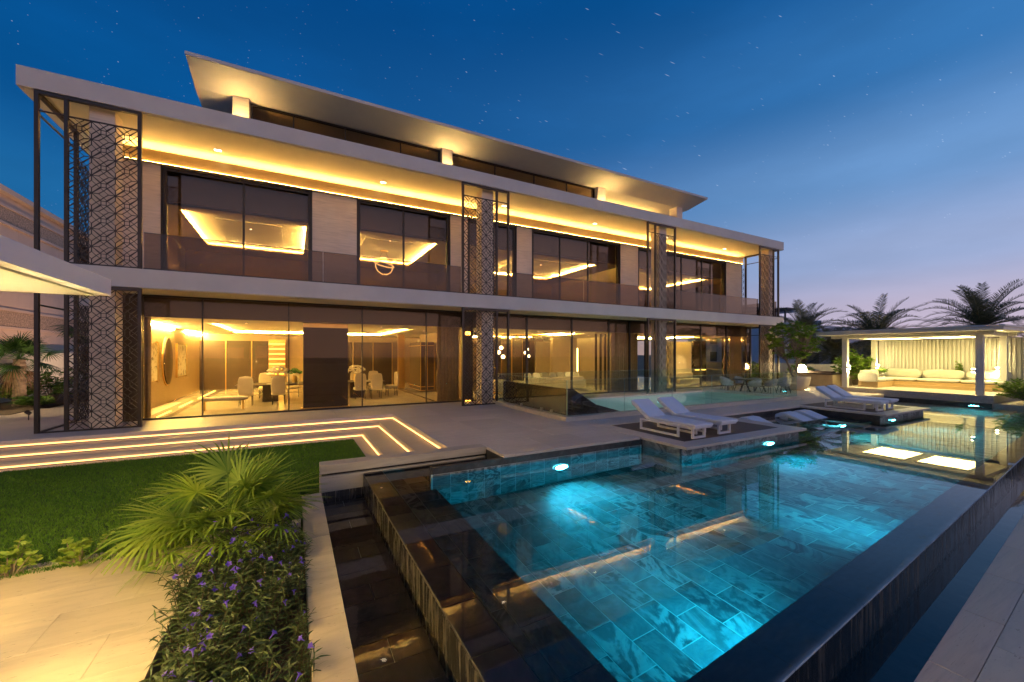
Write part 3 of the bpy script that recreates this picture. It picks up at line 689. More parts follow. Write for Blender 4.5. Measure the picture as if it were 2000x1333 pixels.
# side frames closing the ends of balcony and terrace
for x in (-6.0, 28.36):
    for z0, z1 in ((4.552, 9.05), (.004, 3.985)):
        vp('side_frame', MB().box(x, 17.5, z0, x+.085, 17.62, z1).box(x, 15.42, z1-.1, x+.085, 17.5, z1).box(x, 15.42, z0, x+.085, 17.5, z0+.035).box(x+.02, 15.42, z1-.6, x+.06, 17.5, z1-.56), 'bronze')
        o = link('lattice', LA, None, V); o.scale = (1, 1, .93); o.location = (x+.04, 17.7, z0); o.rotation_euler = (0, 0, R(90)); o.matrix_parent_inverse = Matrix.Translation(-Vector(V.location))
        vp('side_frame', B(x, 19.25, z0, x+.085, 19.37, z1), 'bronze')
# balcony glass
bal = vp('balustrade', MB().box(-3.83, 15.40, 4.551, 26.3, 15.46, 4.60).box(-6.0, 15.5, 4.551, -5.94, 25, 4.6), 'dark_frame')
for a, b in ((-3.83, 0.9), (.9, 5.97), (8.14, 12.2), (12.2, 16.32), (18.49, 22.4), (22.4, 26.29)):
    vp('glass_panel', B(a+.01, 15.424, 4.60, b-.01, 15.438, 5.62), 'smoked_glass', bal); vp('top_cap', B(a+.004, 15.418, 5.62, b-.004, 15.444, 5.634), 'bronze', bal)
vp('glass_panel', B(-5.98, 17.7, 4.60, -5.965, 25, 5.62), 'smoked_glass', bal); vp('glass_panel', B(28.45, 15.5, 4.60, 28.465, 25, 5.62), 'smoked_glass', bal)
# ground floor glazing
for x0, x1, mu in ((-4.25, 6.62, [-2.68, -.15, 2.38, 4.95]), (7.0, 17.8, [9.89, 12.56, 15.02, 16.55]), (17.8, 27.8, [20.2, 22.58, 25.14])):
    window(x0, x1, .004, 3.988, 16.8, mu, 'bronze_glass', fw=.06, dep=.12, mw=.035 if x0 < 0 else .09)
vp('end_glass', B(27.8, 16.9, .01, 27.82, 20.5, 3.98), 'bronze_glass')
vp('entry_panel', B(6.62, 16.8, 0, 7.0, 16.95, 3.988), 'lacquer'); vp('entry_panel', B(-4.95, 16.75, 0, -4.25, 17.1, 3.988), 'lacquer')
for z0, z1 in ((.02, .05), (2.95, 3.1)): vp('amber_light', B(6.7, 16.74, z0, 6.92, 16.79, z1), 'amber')
# set-back top storey with upswept roof
yw = 19.0
th = vp('wing_roof', MB().prism([(17.5, 12.33), (yw, 12.08), (27, 12.08), (27, 12.5), (17.5, 12.42)], 'x', -3.25, 24.1), 'soffit')
vp('roof_edge', B(-3.27, 17.47, 12.335, 24.12, 17.5, 12.46), 'fascia', th)
for a, b in ((-2.07, -1.53), (6.33, 6.86), (15.99, 16.59), (22.85, 23.4)): 
    vp('column', B(a, yw-.12, 9.6, b, yw+.5, 12.1), 'stone_panel')
for a, b, mu in ((-1.5, 6.3, [2.0, 4.4, 0]), (6.9, 15.95, [9.3, 11.7, 13.9])):
    window(a, b, 9.6, 12.05, yw+.1, sorted(mu), 'bronze_glass_up', fw=.06)
vp('top_room_wall', MB().box(-1.9, 22, 9.6, 23.3, 22.2, 12.07).box(-2.0, 19.5, 9.6, -1.9, 22, 12.07), 'bulkhead')
vp('top_room_beam', B(16.6, 20.2, 11.3, 22.8, 20.6, 11.75), 'interior_wall')
vp('top_room_wall', B(16.6, 21.0, 9.6, 22.85, 21.2, 12.07), 'interior_wall')
for x in (-1.8, 6.6, 16.3): 
    f = vp('wall_light', B(x-.11, yw-.42, 10.85, x+.11, yw-.12, 10.97), 'bronze'); vp('lens', B(x-.09, yw-.41, 10.97, x+.09, yw-.31, 10.98), 'led_wash', f)
vp('strip_light', B(17, 20.9, 11.76, 22.6, 20.95, 11.80), 'led_wash2')
# ------------------------------------------------------------------ interior shell
vp('interior_floor', B(-4.9, 16.93, -.1, 28.3, 30, -.003), 'marble_floor')
vp('interior_wall', B(-5.0, 17.1, 0, -4.8, 30, 4), 'interior_brown'); vp('interior_wall', B(-4.8, 29.6, 0, 27.9, 29.8, 4), 'interior_brown')
vp('bulkhead', MB().box(-4.8, 17.02, 3.3, 27.7, 17.1, 3.99), 'bulkhead')
def tray(x0, x1, y0, y1, X0, X1, Y0, Y1, z, up, led, sides='lbr', h=.14):
    u, g = .07, .17
    c = vp('ceiling', MB().box(X0, Y0, z, x0, Y1, z+u).box(x1, Y0, z, X1, Y1, z+u).box(x0, Y0, z, x1, y0, z+u).box(x0, y1, z, x1, Y1, z+u).box(x0-.25, y0-.25, z+g, x1+.25, y1+.25, z+g+.06)
        .box(x0-.27, y0-.25, z+u, x0-.25, y1+.25, z+g).box(x1+.25, y0-.25, z+u, x1+.27, y1+.25, z+g).box(x0-.25, y0-.27, z+u, x1+.25, y0-.25, z+g).box(x0-.25, y1+.25, z+u, x1+.25, y1+.27, z+g), 'interior_ceiling')
    # raised panel inside the tray
    vp('ceiling_panel', B(x0+.9, y0+1.0, z+.13, x1-.9, y1-1.0, z+.17), 'interior_ceiling', c)
    e = .035
    if 'l' in sides: vp('cove_light', B(x0-.15, y0, z+.071, x0-.12, y1, z+.085), led, c)
    if 'r' in sides: vp('cove_light', B(x1+.12, y0, z+.071, x1+.15, y1, z+.085), led, c)
    if 'b' in sides: vp('cove_light', B(x0, y1+.12, z+.071, x1, y1+.15, z+.085), led, c)
    if 'f' in sides: vp('cove_light', B(x0, y0-.15, z+.071, x1, y0-.12, z+.085), led, c)
    return c
tray(-3.0, 5.2, 19.6, 28.2, -4.8, 6.9, 17.1, 29.6, 3.3, 1, 'led_room', 'lbrf')
tray(9.2, 15.4, 19.2, 28, 6.95, 19.0, 17.1, 29.6, 3.3, 1, 'led_living', 'lbrf')
tray(20.2, 26.2, 19.0, 24, 19.05, 27.9, 17.1, 29.6, 3.3, 1, 'led_living', 'lbrf')
for X0, X1, a, b in ((-4.75, 1.4, -3.62, .46), (1.5, 8.2, 2.0, 6.0), (8.3, 17.1, 10.3, 15.7), (17.2, 27.7, 19, 25.7)):
    tray(a, b, 18.55, 24.0, X0, X1, 18.0, 25.5, 7.3, 1, 'led_room_up', 'lbr')
    vp('room_wall', B(X0, 25.5, 4.56, X1, 25.6, 7.42), 'interior_brown'); vp('room_wall', B(X1, 17.95, 4.56, X1+.1, 25.6, 8.4), 'interior_wall')
    n = round((X1-X0)/1.3)
    for i in range(n):
        q = X0+.1+(X1-X0-.2)*i/n; qq = X0+.1+(X1-X0-.2)*(i+1)/n-.08
        vp('wall_panel', B(q, 25.45, 4.7, qq, 25.5, 7.1), 'interior_brown')
    vp('room_floor', B(X0, 17.8, 4.551, X1, 25.5, 4.56), 'interior_brown')
    vp('bulkhead', B(X0, 18.0, 7.3, X1, 18.06, 8.42), 'bulkhead')
# recessed ceiling lamps with spot beams, added to brighten the rooms
def ceiling_fill_lamp(x, y, z, e, size=75):
    o = link('ceiling_fill_lamp', MB().lathe([(.055, 0), (.055, .012)], (x, y, z-.012), 14), 'steel', V); q_ = link('lens', MB().lathe([(.001, 0), (.042, 0)], (x, y, z-.0135), 12), 'downlight', o)
    l = bpy.data.lights.new('beam', 'SPOT'); l.energy = e; l.color = (1, .72, .3); l.spot_size = R(size); l.spot_blend = .8; l.shadow_soft_size = .06
    b = bpy.data.objects.new('beam', l); COL.objects.link(b); b.location = (x, y, z-.05); b.parent = V; b.matrix_parent_inverse = Matrix.Translation(-Vector(V.location))
for x, y in ((-4.0, 20), (-4.0, 25), (-1.6, 18.6), (3.4, 18.4), (5.9, 20.5), (5.9, 26)): ceiling_fill_lamp(x, y, 3.3, 220)
for x, y in ((8.3, 19.5), (8.3, 25), (11.5, 18.4), (14.5, 18.4), (16.6, 20.5), (16.6, 26)): ceiling_fill_lamp(x, y, 3.3, 480)
for x, y in ((19.7, 18.6), (23, 18.2), (26.8, 19), (24.8, 19.4)): ceiling_fill_lamp(x, y, 3.3, 420)
for x, y in ((-1.6, 20.5), (4.0, 19.5), (13, 20.5), (22, 20.5)): ceiling_fill_lamp(x, y, 7.43, 110, 110)
# dining room shell pieces
for i, x in enumerate((-4.2, -2.9, -1.6, 2.9, 4.2, 5.5)):
    w = vp('dark_wall_panel', B(x-.62, 29.3, 0, x+.62, 29.5, 2.9), 'lacquer'); vp('gold_trim', B(x+.63, 29.27, 0, x+.67, 29.45, 2.9), 'gold', w)
for x in (-.9, 2.1):
    n_ = vp('shelf_niche', B(x-.45, 29.1, .7, x+.45, 29.28, 3.0), 'gold')
    for k in range(7): vp('lit_shelf', B(x-.42, 28.98, .85+.31*k, x+.42, 29.1, .88+.31*k), 'led_shelf', n_)
for q in ((-4.02, 17.5, -3.97, 19.2), (-4.0, 20.4, -3.95, 22.7), (-3.98, 23.8, -3.93, 28.5)): vp('floor_light', B(q[0], q[1], 0, q[2], q[3], .006), 'led_shelf')
vp('floor_inlay', MB().box(-3.8, 17.2, -.003, -3.6, 29, .001).box(5.5, 17.2, -.003, 5.6, 29, .001), 'dark_inlay')
for y, h in ((19.0, 4.4), (25.6, 4.0)): vp('cove_light', B(-4.78, y, 3.2, -4.74, y+h, 3.26), 'led_room')
vp('portal', B(.32, 17.3, .0, 1.91, 17.55, 3.12), 'lacquer'); vp('portal_trim', MB().box(.25, 17.28, .001, 1.98, 17.6, .05).box(.32, 17.35, 3.125, 1.91, 17.5, 3.29), 'gold')
vp('gold_wall', MB().box(5.6, 25.0, 0, 6.0, 25.15, 3.3), 'gold')
c_ = vp('display_cabinet', B(6.1, 21.8, .08, 6.85, 24.2, 2.75), 'lacquer')
for z in (.1, .3, 2.55): vp('gold_rail', MB().box(6.06, 21.76, z, 6.10, 24.24, z+.03).box(6.06, 21.76, z, 6.88, 21.80, z+.03), 'gold', c_)
for x in (6.08, 6.45, 6.84): vp('gold_post', B(x, 21.77, .1, x+.03, 21.80, 2.75), 'gold', c_)
vp('partition', B(6.95, 17.1, 0, 7.05, 25, 3.3), 'interior_brown'); vp('partition', B(19.0, 20.5, 0, 19.1, 29.6, 3.3), 'interior_wall')
for x0_, x1_, y_ in ((10.9, 12.3, 24.4), (13.6, 14.4, 25.2), (8.2, 8.9, 23.5)):
    d_ = vp('dark_screen_panel', B(x0_, y_, 0, x1_, y_+.12, 3.28), 'lacquer'); vp('gold_trim', MB().box(x0_-.03, y_-.01, 0, x0_, y_+.13, 3.28).box(x1_, y_-.01, 0, x1_+.03, y_+.13, 3.28), 'gold', d_)
for x_ in (15.35, 15.7, 16.05): vp('dark_post', B(x_, 18.3, 0, x_+.09, 18.4, 3.29), 'dark_frame')
# living room back wall
for i, x in enumerate((8.5, 10.5, 13.0, 15.5, 18)):
    vp('dark_wall_panel' if i % 2 else 'stone_wall_panel', B(x-.95, 27.6, 0, x+.95, 27.8, 3.1), 'lacquer' if i % 2 else 'interior_wall')
vp('stone_wall_panel', MB().box(15.2, 22.5, 0, 17.2, 22.8, 3.2), 'interior_wall')
vp('wall_slit_light', B(17.21, 22.45, .9, 17.27, 22.5, 2.5), 'slit_glow')
for x in (17.5, 18.0, 18.5): vp('gold_post', B(x, 19.9, 0, x+.07, 20.0, 3.3), 'gold')
# right hand room
vp('stone_wall_panel', B(23.6, 20.2, 0, 26.0, 20.4, 3.0), 'interior_ceiling')
vp('dark_wall_panel', B(26.3, 20.2, 0, 27.7, 20.4, 3.1), 'brown_panel'); vp('shelf_light', B(26.4, 20.15, .9, 27.6, 20.19, .93), 'led_shelf')
def curtain(x0, x1, y, lab, z1=3.3):
    n = int((x1-x0)/.022); mb = MB(); vs = []; fs = []
    for i in range(n+1):
        x = x0+(x1-x0)*i/n; yy = y+.045*math.sin(i*.9)+.02*math.sin(i*.37)
        vs += [(x, yy, .01), (x, yy*1+.01*math.sin(i*.2), z1)]
    for i in range(n): fs.append((2*i, 2*i+2, 2*i+3, 2*i+1))
    t = link('curtain', mb.add(vs, fs), 'curtain', smooth=True)
    s_ = t.modifiers.new('thick', 'SOLIDIFY'); s_.thickness = .006
    tag(t, lab, 'curtain', 'floor length curtains behind the glass'); return t
curtain(5.55, 6.55, 17.2, 'pleated tan curtain beside the dining room glass')
curtain(-4.6, -4.1, 17.25, 'pleated tan curtain at the end of the dining room glass')
curtain(15.6, 17.6, 17.3, 'pleated tan curtain in the living room behind the stairwell')
curtain(26.2, 27.5, 17.3, 'pleated pale curtain at the far end of the glazing')
curtain(19.2, 20.0, 17.3, 'narrow tan curtain beside the terrace lattice screen')
# ------------------------------------------------------------------ pavilions
def sconce(t, x, y, z, nx, ny, mat='sconce_glow'):
    """up-and-down light on a bracket at post face"""
    f = link('wall_light', B(min(x, x+nx*.14)-(.06 if nx == 0 else 0), min(y, y+ny*.14)-(.06 if ny == 0 else 0), z-.07, max(x, x+nx*.14)+(.06 if nx == 0 else 0), max(y, y+ny*.14)+(.06 if ny == 0 else 0), z+.07), 'steel', t)
    cx, cy = x+nx*.08, y+ny*.08
    link('lens', B(cx-.04, cy-.04, z+.07, cx+.04, cy+.04, z+.078), mat, f); link('lens', B(cx-.04, cy-.04, z-.078, cx+.04, cy+.04, z-.07), mat, f)
def ring(mb, x0, x1, y0, y1, z0, z1, w=.06):
    return mb.box(x0, y0, z0, x1, y0+w, z1).box(x0, y1-w, z0, x1, y1, z1).box(x0, y0+w, z0, x0+w, y1-w, z1).box(x1-w, y0+w, z0, x1, y1-w, z1)
pv = thing('pavilion', 'open white garden pavilion glowing yellow at the end of the pool', 'pavilion', (29.5, 8.5, .23))
link('platform', B(27.4, 5.72, -1.9, 33, 11.6, .23), 'travertine_wall', pv, bevel=.01)
link('platform_plinth', B(27.36, 5.75, -1.9, 27.41, 11.6, -.12), 'dark_slate', pv)
rf = link('roof', MB().box(26.8, 5.3, 3.16, 32.6, 12.4, 3.30).box(26.75, 5.25, 3.30, 32.65, 12.45, 3.38), 'pavilion_white', pv, bevel=.01)
link('beam', MB().box(27.6, 5.75, 2.99, 27.9, 12.0, 3.16).box(31.2, 5.75, 2.99, 31.5, 12.0, 3.16).box(27.9, 11.2, 2.99, 31.2, 11.5, 3.16).box(27.9, 6.05, 2.99, 31.2, 6.35, 3.16), 'pavilion_white', rf)
link('ceiling', B(27.9, 6.35, 2.985, 31.2, 11.2, 3.06), 'pavilion_white', rf)
for a, b in ((6.7, 8.5), (9.0, 10.8)): link('ceiling_light', B(28.3, a, 2.95, 30.8, b, 2.984), 'panel_glow', rf); link('light_frame', ring(MB(), 28.22, 30.88, a-.08, b+.08, 2.945, 2.984, .08), 'pavilion_white', rf)
for x, y, s in ((27.75, 6.2, 1), (27.75, 11.35, -1), (31.35, 6.2, 1), (31.35, 11.35, -1)):
    p = link('post', B(x-.12, y-.12, .23, x+.12, y+.12, 2.99), 'pavilion_white', pv, bevel=.005); sconce(p, x-.06, y+s*.12, 1.34, 0, s)
sl = thing('slatted_wall', 'tall pale wall of vertical slats behind the pavilion sofa', 'wall', (32.1, 6.5, -.2))
link('backing', B(32.1, 0.5, -.3, 32.2, 11.4, 2.95), 'slat_paint', sl)
me = MB().box(32.04, 0, .2, 32.1, .085, 2.93).mesh('slat'); me.materials.append(MT['slat_paint'])
for i in range(66):
    o = link('slat', me, None, sl); o.location = (0, .6+i*.162, 0)
# built-in corner sofa
sf = thing('corner_sofa', 'built-in corner sofa with beige cushions inside the lit pavilion', 'sofa', (30.5, 8.5, .23))
link('bench', MB().box(30.7, 5.9, .231, 31.9, 11.1, .55).box(28.6, 10.2, .231, 30.7, 11.1, .55), 'wood_step', sf, bevel=.01)
link('bench_step', B(30.45, 6.4, .231, 30.7, 10.2, .4), 'wood_step', sf)
for a, b in ((5.95, 7.6), (7.6, 9.3), (9.3, 10.95)):
    link('seat_cushion', MB().pillow((31.25, (a+b)/2, .65), 1.1, b-a-.02, .2, e=.25), 'cushion_beige', sf, smooth=True)
    link('back_cushion', MB().pillow((31.72, (a+b)/2, .98), .24, b-a-.04, .52, e=.3), 'cushion_beige', sf, smooth=True)
for a, b in ((28.65, 29.65), (29.65, 30.68)):
    link('seat_cushion', MB().pillow(((a+b)/2, 10.6, .65), b-a-.02, .9, .2, e=.25), 'cushion_beige', sf, smooth=True)
    link('back_cushion', MB().pillow(((a+b)/2, 10.98, .95), b-a-.05, .24, .48, e=.3), 'cushion_beige', sf, smooth=True)
link('armrest', MB().pillow((28.5, 10.6, .8), .18, .9, .55, e=.25), 'cushion_beige', sf, smooth=True)
# second pavilion beside the camera: roof corner reaches into the picture
cp = thing('garden_canopy', 'corner of a white flat canopy roof lit from below beside the path', 'canopy', (-4.5, 2.5, -.5))
cr = link('roof', MB().box(-8, -1, 2.70, -1.66, 5.66, 2.87), 'canopy_white', cp, bevel=.006)
link('soffit', MB().box(-7.9, -.9, 2.683, -1.76, 5.56, 2.70), 'pavilion_white', cr)
link('beam', MB().box(-7.6, 4.6, 2.50, -2.35, 4.85, 2.683).box(-2.6, -.6, 2.50, -2.35, 4.6, 2.683), 'pavilion_white', cr)
link('ceiling_light', ring(ring(MB(), -4.9, -3.0, 2.3, 4.2, 2.66, 2.682, .16), -4.9, -3.0, .0, 1.9, 2.66, 2.682, .16), 'panel_glow2', cr)
for x, y, s in ((-2.48, 4.72, -1), (-2.48, .4, 1), (-6.5, 4.72, -1)):
    p = link('post', B(x-.13, y-.13, -.5, x+.13, y+.13, 2.5), 'pavilion_white', cp); sconce(p, x+.13, y, 1.5, 1, 0, 'sconce_glow2')
# ------------------------------------------------------------------ loungers
def lounger():
    t = thing('sun_lounger', 'x', 'sun lounger', (0, 0, 0), 'white sun loungers on the pool platforms')
    for x in (-.34, .34):
        link('side_frame', MB().box(x-.025, -.65, 0, x+.025, .65, .055).box(x-.025, -.65, .055, x+.025, -.595, .26).box(x-.025, .595, .055, x+.025, .65, .26).box(x-.025, -.65, .26, x+.025, .65, .305), 'white_frame', t, bevel=.004)
    link('deck', MB().box(-.33, -1.08, .255, .33, .36, .29), 'white_frame', t, bevel=.004)
    link('leg', MB().box(-.24, -.98, 0, -.19, -.92, .255).box(.19, -.98, 0, .24, -.92, .255).box(-.19, -.98, .0, .19, -.92, .05), 'white_frame', t)
    s = MB(); n = 6
    # seat mattress with a rounded foot end, and inclined back mattress
    def mat_(p0, p1, th):
        p0 = Vector(p0); p1 = Vector(p1); d = (p1-p0).normalized(); nn = Vector((0, -d.z, d.y))
        if nn.z < 0: nn = -nn
        prof = [p0, p1, p1+nn*th, p0+nn*th]
        return MB().prism([(q.y, q.z) for q in prof], 'x', -.34, .34)
    link('seat_mattress', mat_((0, .36, .30), (0, -1.12, .292), .085), 'cushion_white', t, bevel=.025)
    link('back_mattress', mat_((0, .37, .305), (0, 1.02, .72), .085), 'cushion_white', t, bevel=.025)
    link('back_frame', mat_((0, .36, .27), (0, .98, .67), .03), 'white_frame', t)
    link('piping', mat_((0, .355, .334), (0, -1.125, .326), .012).add([], []), 'white_frame', t)
    link('strut', MB().bar((0, .3, .26), (0, .75, .5), .03), 'white_frame', t)
    return t
lg = lounger()
for i, (x, y, lab) in enumerate(((8.93, 7.68, 'white sun lounger closest to the terrace, on the platform by the stairwell'), (10.05, 7.75, 'white sun lounger second from the terrace, half hidden behind its neighbour'),
        (19.12, 7.72, 'white sun lounger on the far platform, the one in front'), (20.2, 7.8, 'white sun lounger on the far platform, behind the other one'))):
    place(lg, i == 0, (x, y, .0), 0, lab)
def chaise():
    t = thing('pool_chaise', 'x', 'lounger', (0, 0, 0), 'curved loungers standing in the shallow water')
    pr = [(.95, -.26), (.93, -.12), (.75, -.03), (.55, -.035), (.25, -.14), (-.1, -.26), (-.5, -.285), (-.95, -.25), (-1.0, -.262), (-1.0, -.32), (-.5, -.37), (-.1, -.36), (.25, -.25), (.6, -.14), (.85, -.22)]
    link('shell', MB().prism(pr, 'x', -.34, .34), 'cushion_white', t, bevel=.02); link('foot', MB().box(-.3, .5, -.55, .3, .8, -.16).box(-.3, -.6, -.55, .3, -.3, -.4), 'cushion_white', t)
    return t
ch_ = chaise()
for i, (x, lab) in enumerate(((13.7, 'curved white water lounger right beside the platform closest to the terrace'), (16.0, 'curved white water lounger in the middle of the shallow shelf'), (17.0, 'curved white water lounger touching the far platform'))):
    place(ch_, i == 0, (x, 7.65, 0), 0, lab)
# ------------------------------------------------------------------ outdoor dining set
def tubchair():
    t = thing('garden_chair', 'x', 'chair', (0, 0, 0), 'woven chairs around the terrace table')
    mb = MB(); n = 16; vs = []; fs = []
    for k in range(n+1):
        a = -R(205)/2+R(205)*k/n; h = .82-.20*(abs(k-n/2)/(n/2))**1.5
        for r, z in ((.20, .40), (.29, .44), (.325, .6), (.34, h)): vs.append((r*math.sin(a), r*math.cos(a)*.95, z))
    for k in range(n):
        for j in range(3): fs.append((k*4+j, (k+1)*4+j, (k+1)*4+j+1, k*4+j+1))
    o = link('shell', mb.add(vs, fs), 'rope_chair', t, smooth=True); m = o.modifiers.new('s', 'SOLIDIFY'); m.thickness = .03
    link('seat', MB().pillow((0, -.02, .43), .52, .5, .09, e=.6), 'cushion_beige', t, smooth=True)
    for sx in (-1, 1):
        for sy in (-1, 1): link('leg', MB().tube([(sx*.17, sy*.16, .4), (sx*.26, sy*.25, 0)], [.014, .01], 6), 'dark_frame', t)
    return t
tch = tubchair()
for i, (x, y, a, lab) in enumerate(((20.9, 13.9, R(70), 'woven chair at the table head closest to the glass railing'), (21.35, 12.75, R(165), 'woven chair on the pool side of the terrace table, first from its head'),
        (22.2, 12.45, R(175), 'woven chair on the pool side of the terrace table, in the middle'), (23.05, 12.2, R(185), 'woven chair on the pool side of the terrace table, before the corner'), (24.1, 12.75, R(-85), 'woven chair standing in front of the stone bowl'),
        (21.8, 14.6, R(5), 'woven chair on the house side of the terrace table, first'), (22.8, 14.35, R(-8), 'woven chair on the house side of the terrace table, second'))):
    place(tch, i == 0, (x, y, 0), a, lab)
t = thing('terrace_table', 'dark outdoor dining table between the woven chairs', 'table', (22.4, 13.45, 0))
link('top', MB().box(21.3, 12.95, .70, 23.5, 13.95, .74), 'counter_top', t, bevel=.008)
for x in (21.7, 23.1): link('leg', MB().bar((x, 13.15, 0), (x, 13.45, .70), .06).bar((x, 13.75, 0), (x, 13.45, .70), .06), 'dark_frame', t)
# bowl planter with small tree
bw = thing('bowl_planter', 'round pale stone bowl planter at the corner of the terrace', 'planter', (25.9, 13.1, 0))
link('bowl', MB().lathe([(.42, 0), (.6, .1), (.72, .35), (.78, .68), (.79, .80), (.72, .80), (.68, .7)], (25.9, 13.1, 0.002), 36), 'bowl_stone', bw, smooth=True)
link('soil', MB().lathe([(.01, .72), (.69, .71)], (25.9, 13.1, 0), 24), 'soil', bw)
# outdoor kitchen
k = thing('kitchen_counter', 'stone outdoor kitchen counter with dark worktop behind the bowl planter', 'counter', (31, 14, 0))
link('body', MB().box(29.9, 12.9, 0, 30.9, 15.6, .80).box(30.9, 12.3, 0, 33.4, 13.1, .80), 'counter_stone', k, bevel=.008); link('worktop', MB().box(29.85, 12.85, .80, 30.95, 15.65, .87).box(30.95, 12.2, .80, 33.4, 13.15, .87), 'counter_top', k); link('upstand', B(30.5, 13.2, .87, 30.95, 15.5, .98), 'counter_top', k)
link('oven_door', B(32.0, 12.28, .15, 32.9, 12.3, .7), 'far_dark', k)
g = thing('grill', 'steel barbecue with raised lid on the outdoor kitchen', 'grill', (32.2, 12.7, .87))
link('body', B(31.7, 12.35, .871, 32.8, 13.0, 1.02), 'steel', g, bevel=.01); link('lid', MB().prism([(12.6, 1.02), (13.0, 1.02), (13.05, 1.3), (12.85, 1.45), (12.7, 1.3)], 'x', 31.75, 32.75), 'steel', g)
d = link('dome_lamp', MB().lathe([(.30, 0), (.30, .1), (.26, .24), (.17, .36), (.01, .41)], (30.3, 14.9, .981), 24), 'lamp_glow', smooth=True); tag(d, 'small glowing dome lamp on the dark kitchen worktop', 'lamp')
# ------------------------------------------------------------------ interior furniture
def dchair():
    t = thing('dining_chair', 'x', 'chair', (0, 0, 0), 'pale upholstered dining chairs')
    link('seat', MB().pillow((0, 0, .47), .54, .54, .16, e=.3), 'upholstery', t, smooth=True); link('backrest', MB().pillow((0, .25, .82), .54, .1, .78, e=.3), 'upholstery', t, smooth=True)
    for sx in (-1, 1):
        for sy in (-1, 1): link('leg', MB().tube([(sx*.21, sy*.2, .42), (sx*.22, sy*.23, 0)], [.022, .014], 6), 'dark_frame', t)
    return t
dc = dchair(); first = True
dl = [(-1.7, 19.7, 180, 'pale dining chair first from the room end, back to the glass'), (-.55, 19.6, 180, 'pale dining chair second from the room end, back to the glass'), (2.75, 20.3, 180, 'pale dining chair just past the dark portal, back to the glass'), (3.45, 20.1, 180, 'pale dining chair next to the table end, back to the glass'), (4.35, 20.9, -85, 'pale dining chair at the table head, seen from the side'),
      (-1.2, 22.6, 0, 'pale dining chair across the table, facing the glass, first'), (0.0, 22.6, 0, 'pale dining chair across the table, facing the glass, second'), (2.9, 22.6, 0, 'pale dining chair across the table, facing the glass, third'), (3.8, 22.6, 0, 'pale dining chair across the table, facing the glass, fourth')]
for x, y, a, lab in dl: place(dc, first, (x, y, 0), R(a), lab); first = False
t = thing('dining_table', 'long dark dining table laid for dinner behind the glass', 'table', (1.2, 21.3, 0))
link('top', MB().box(-2.2, 20.5, .72, 4.0, 22.1, .77), 'lacquer', t, bevel=.01); link('pedestal', MB().box(-1.2, 20.9, 0, -.6, 21.7, .72).box(2.4, 20.9, 0, 3.0, 21.7, .72), 'lacquer', t)
for i in range(7):
    x = -1.8+i*.9; o = link('place_setting', MB().lathe([(.01, .0), (.14, .01), (.15, .025)], (x, 20.75, .772), 16).lathe([(.03, 0), (.006, .01), (.006, .09), (.035, .12), (.03, .2)], (x+.2, 20.8, .772), 8), 'petal_white', smooth=True)
    tag(o, 'white plate and glass on the dining table', 'plate', 'place settings on the dining table')
def blossoms(name, c, lab, r=.42, n=60, mat='petal_white'):
    t = thing(name, lab, 'flowers', c); link('vase', MB().lathe([(.09, 0), (.12, .12), (.08, .3), (.1, .34)], c, 14), 'gold', t, smooth=True)
    mb = MB()
    for i in range(n):
        a, b = random.uniform(0, 6.28), random.uniform(-.3, 1.4); p = Vector(c)+Vector((r*math.cos(a)*math.cos(b), r*math.sin(a)*math.cos(b), .5+r*.6*math.sin(b)))*random.uniform(.75, 1.0)*1.0-Vector(c)*0
        p = Vector(c)+Vector((r*math.cos(a)*math.cos(b), r*math.sin(a)*math.cos(b), .5+r*.6*math.sin(b)))
        mb.pillow(p, .13, .13, .09, n=3, rz=a)
    link('blossoms', mb, mat, t, smooth=True)
blossoms('flower_vase', (-.6, 21.2, .772), 'large vase of white flowers on the dining table before the dark portal')
blossoms('flower_vase', (2.7, 21.3, .772), 'large vase of white flowers on the dining table past the dark portal')
blossoms('table_plant', (.05, 21.0, .772), 'small green plant in a vase on the dining table', .25, 30, 'green_decor')
for i, (y, zc, w_, h_, lab) in enumerate(((19.9, 1.8, .9, 1.5, 'tall pale abstract painting on the side wall of the dining room'), (24.8, 1.8, .9, 1.5, 'small pale abstract painting deeper on the side wall'))):
    t = thing('wall_painting', lab, 'painting', (-4.75, y, zc)); link('canvas', B(-4.79, y-w_, zc-h_/2, -4.74, y+w_, zc+h_/2), 'painting', t); link('frame', ring(MB(), -4.8, -4.73, y-w_-.04, y+w_+.04, zc-h_/2, zc-h_/2+.02, .02).box(-4.8, y-w_-.04, zc-h_/2-.04, -4.72, y-w_, zc+h_/2+.04).box(-4.8, y+w_, zc-h_/2-.04, -4.72, y+w_+.04, zc+h_/2+.04), 'gold', t)
def disc_x(x, y, z, r, rz, th): 
    n = 40; vs = [(x+o, y+r*math.cos(6.2832*k/n), z+rz*math.sin(6.2832*k/n)) for o in (0, th) for k in range(n)]
    return MB().add(vs, [tuple(range(n))[::-1], tuple(range(n, 2*n))]+[(k, (k+1) % n, n+(k+1) % n, n+k) for k in range(n)])
t = thing('oval_mirror', 'tall oval dark mirror with gold rim on the side wall', 'mirror', (-4.75, 22.3, 1.8)); link('glass', disc_x(-4.74, 22.3, 1.8, .68, 1.0, .03), 'lacquer', t); link('rim', disc_x(-4.79, 22.3, 1.8, .74, 1.06, .04), 'gold', t)
t = thing('console_bench', 'low pale curved bench near the glass in the dining room', 'bench', (-2.4, 18.4, 0)); link('seat', MB().pillow((-2.3, 18.6, .42), 1.6, .5, .16, e=.4), 'upholstery', t, smooth=True)
for x in (-2.9, -1.7): link('leg', B(x-.03, 18.5, 0, x+.03, 18.7, .36), 'gold', t)
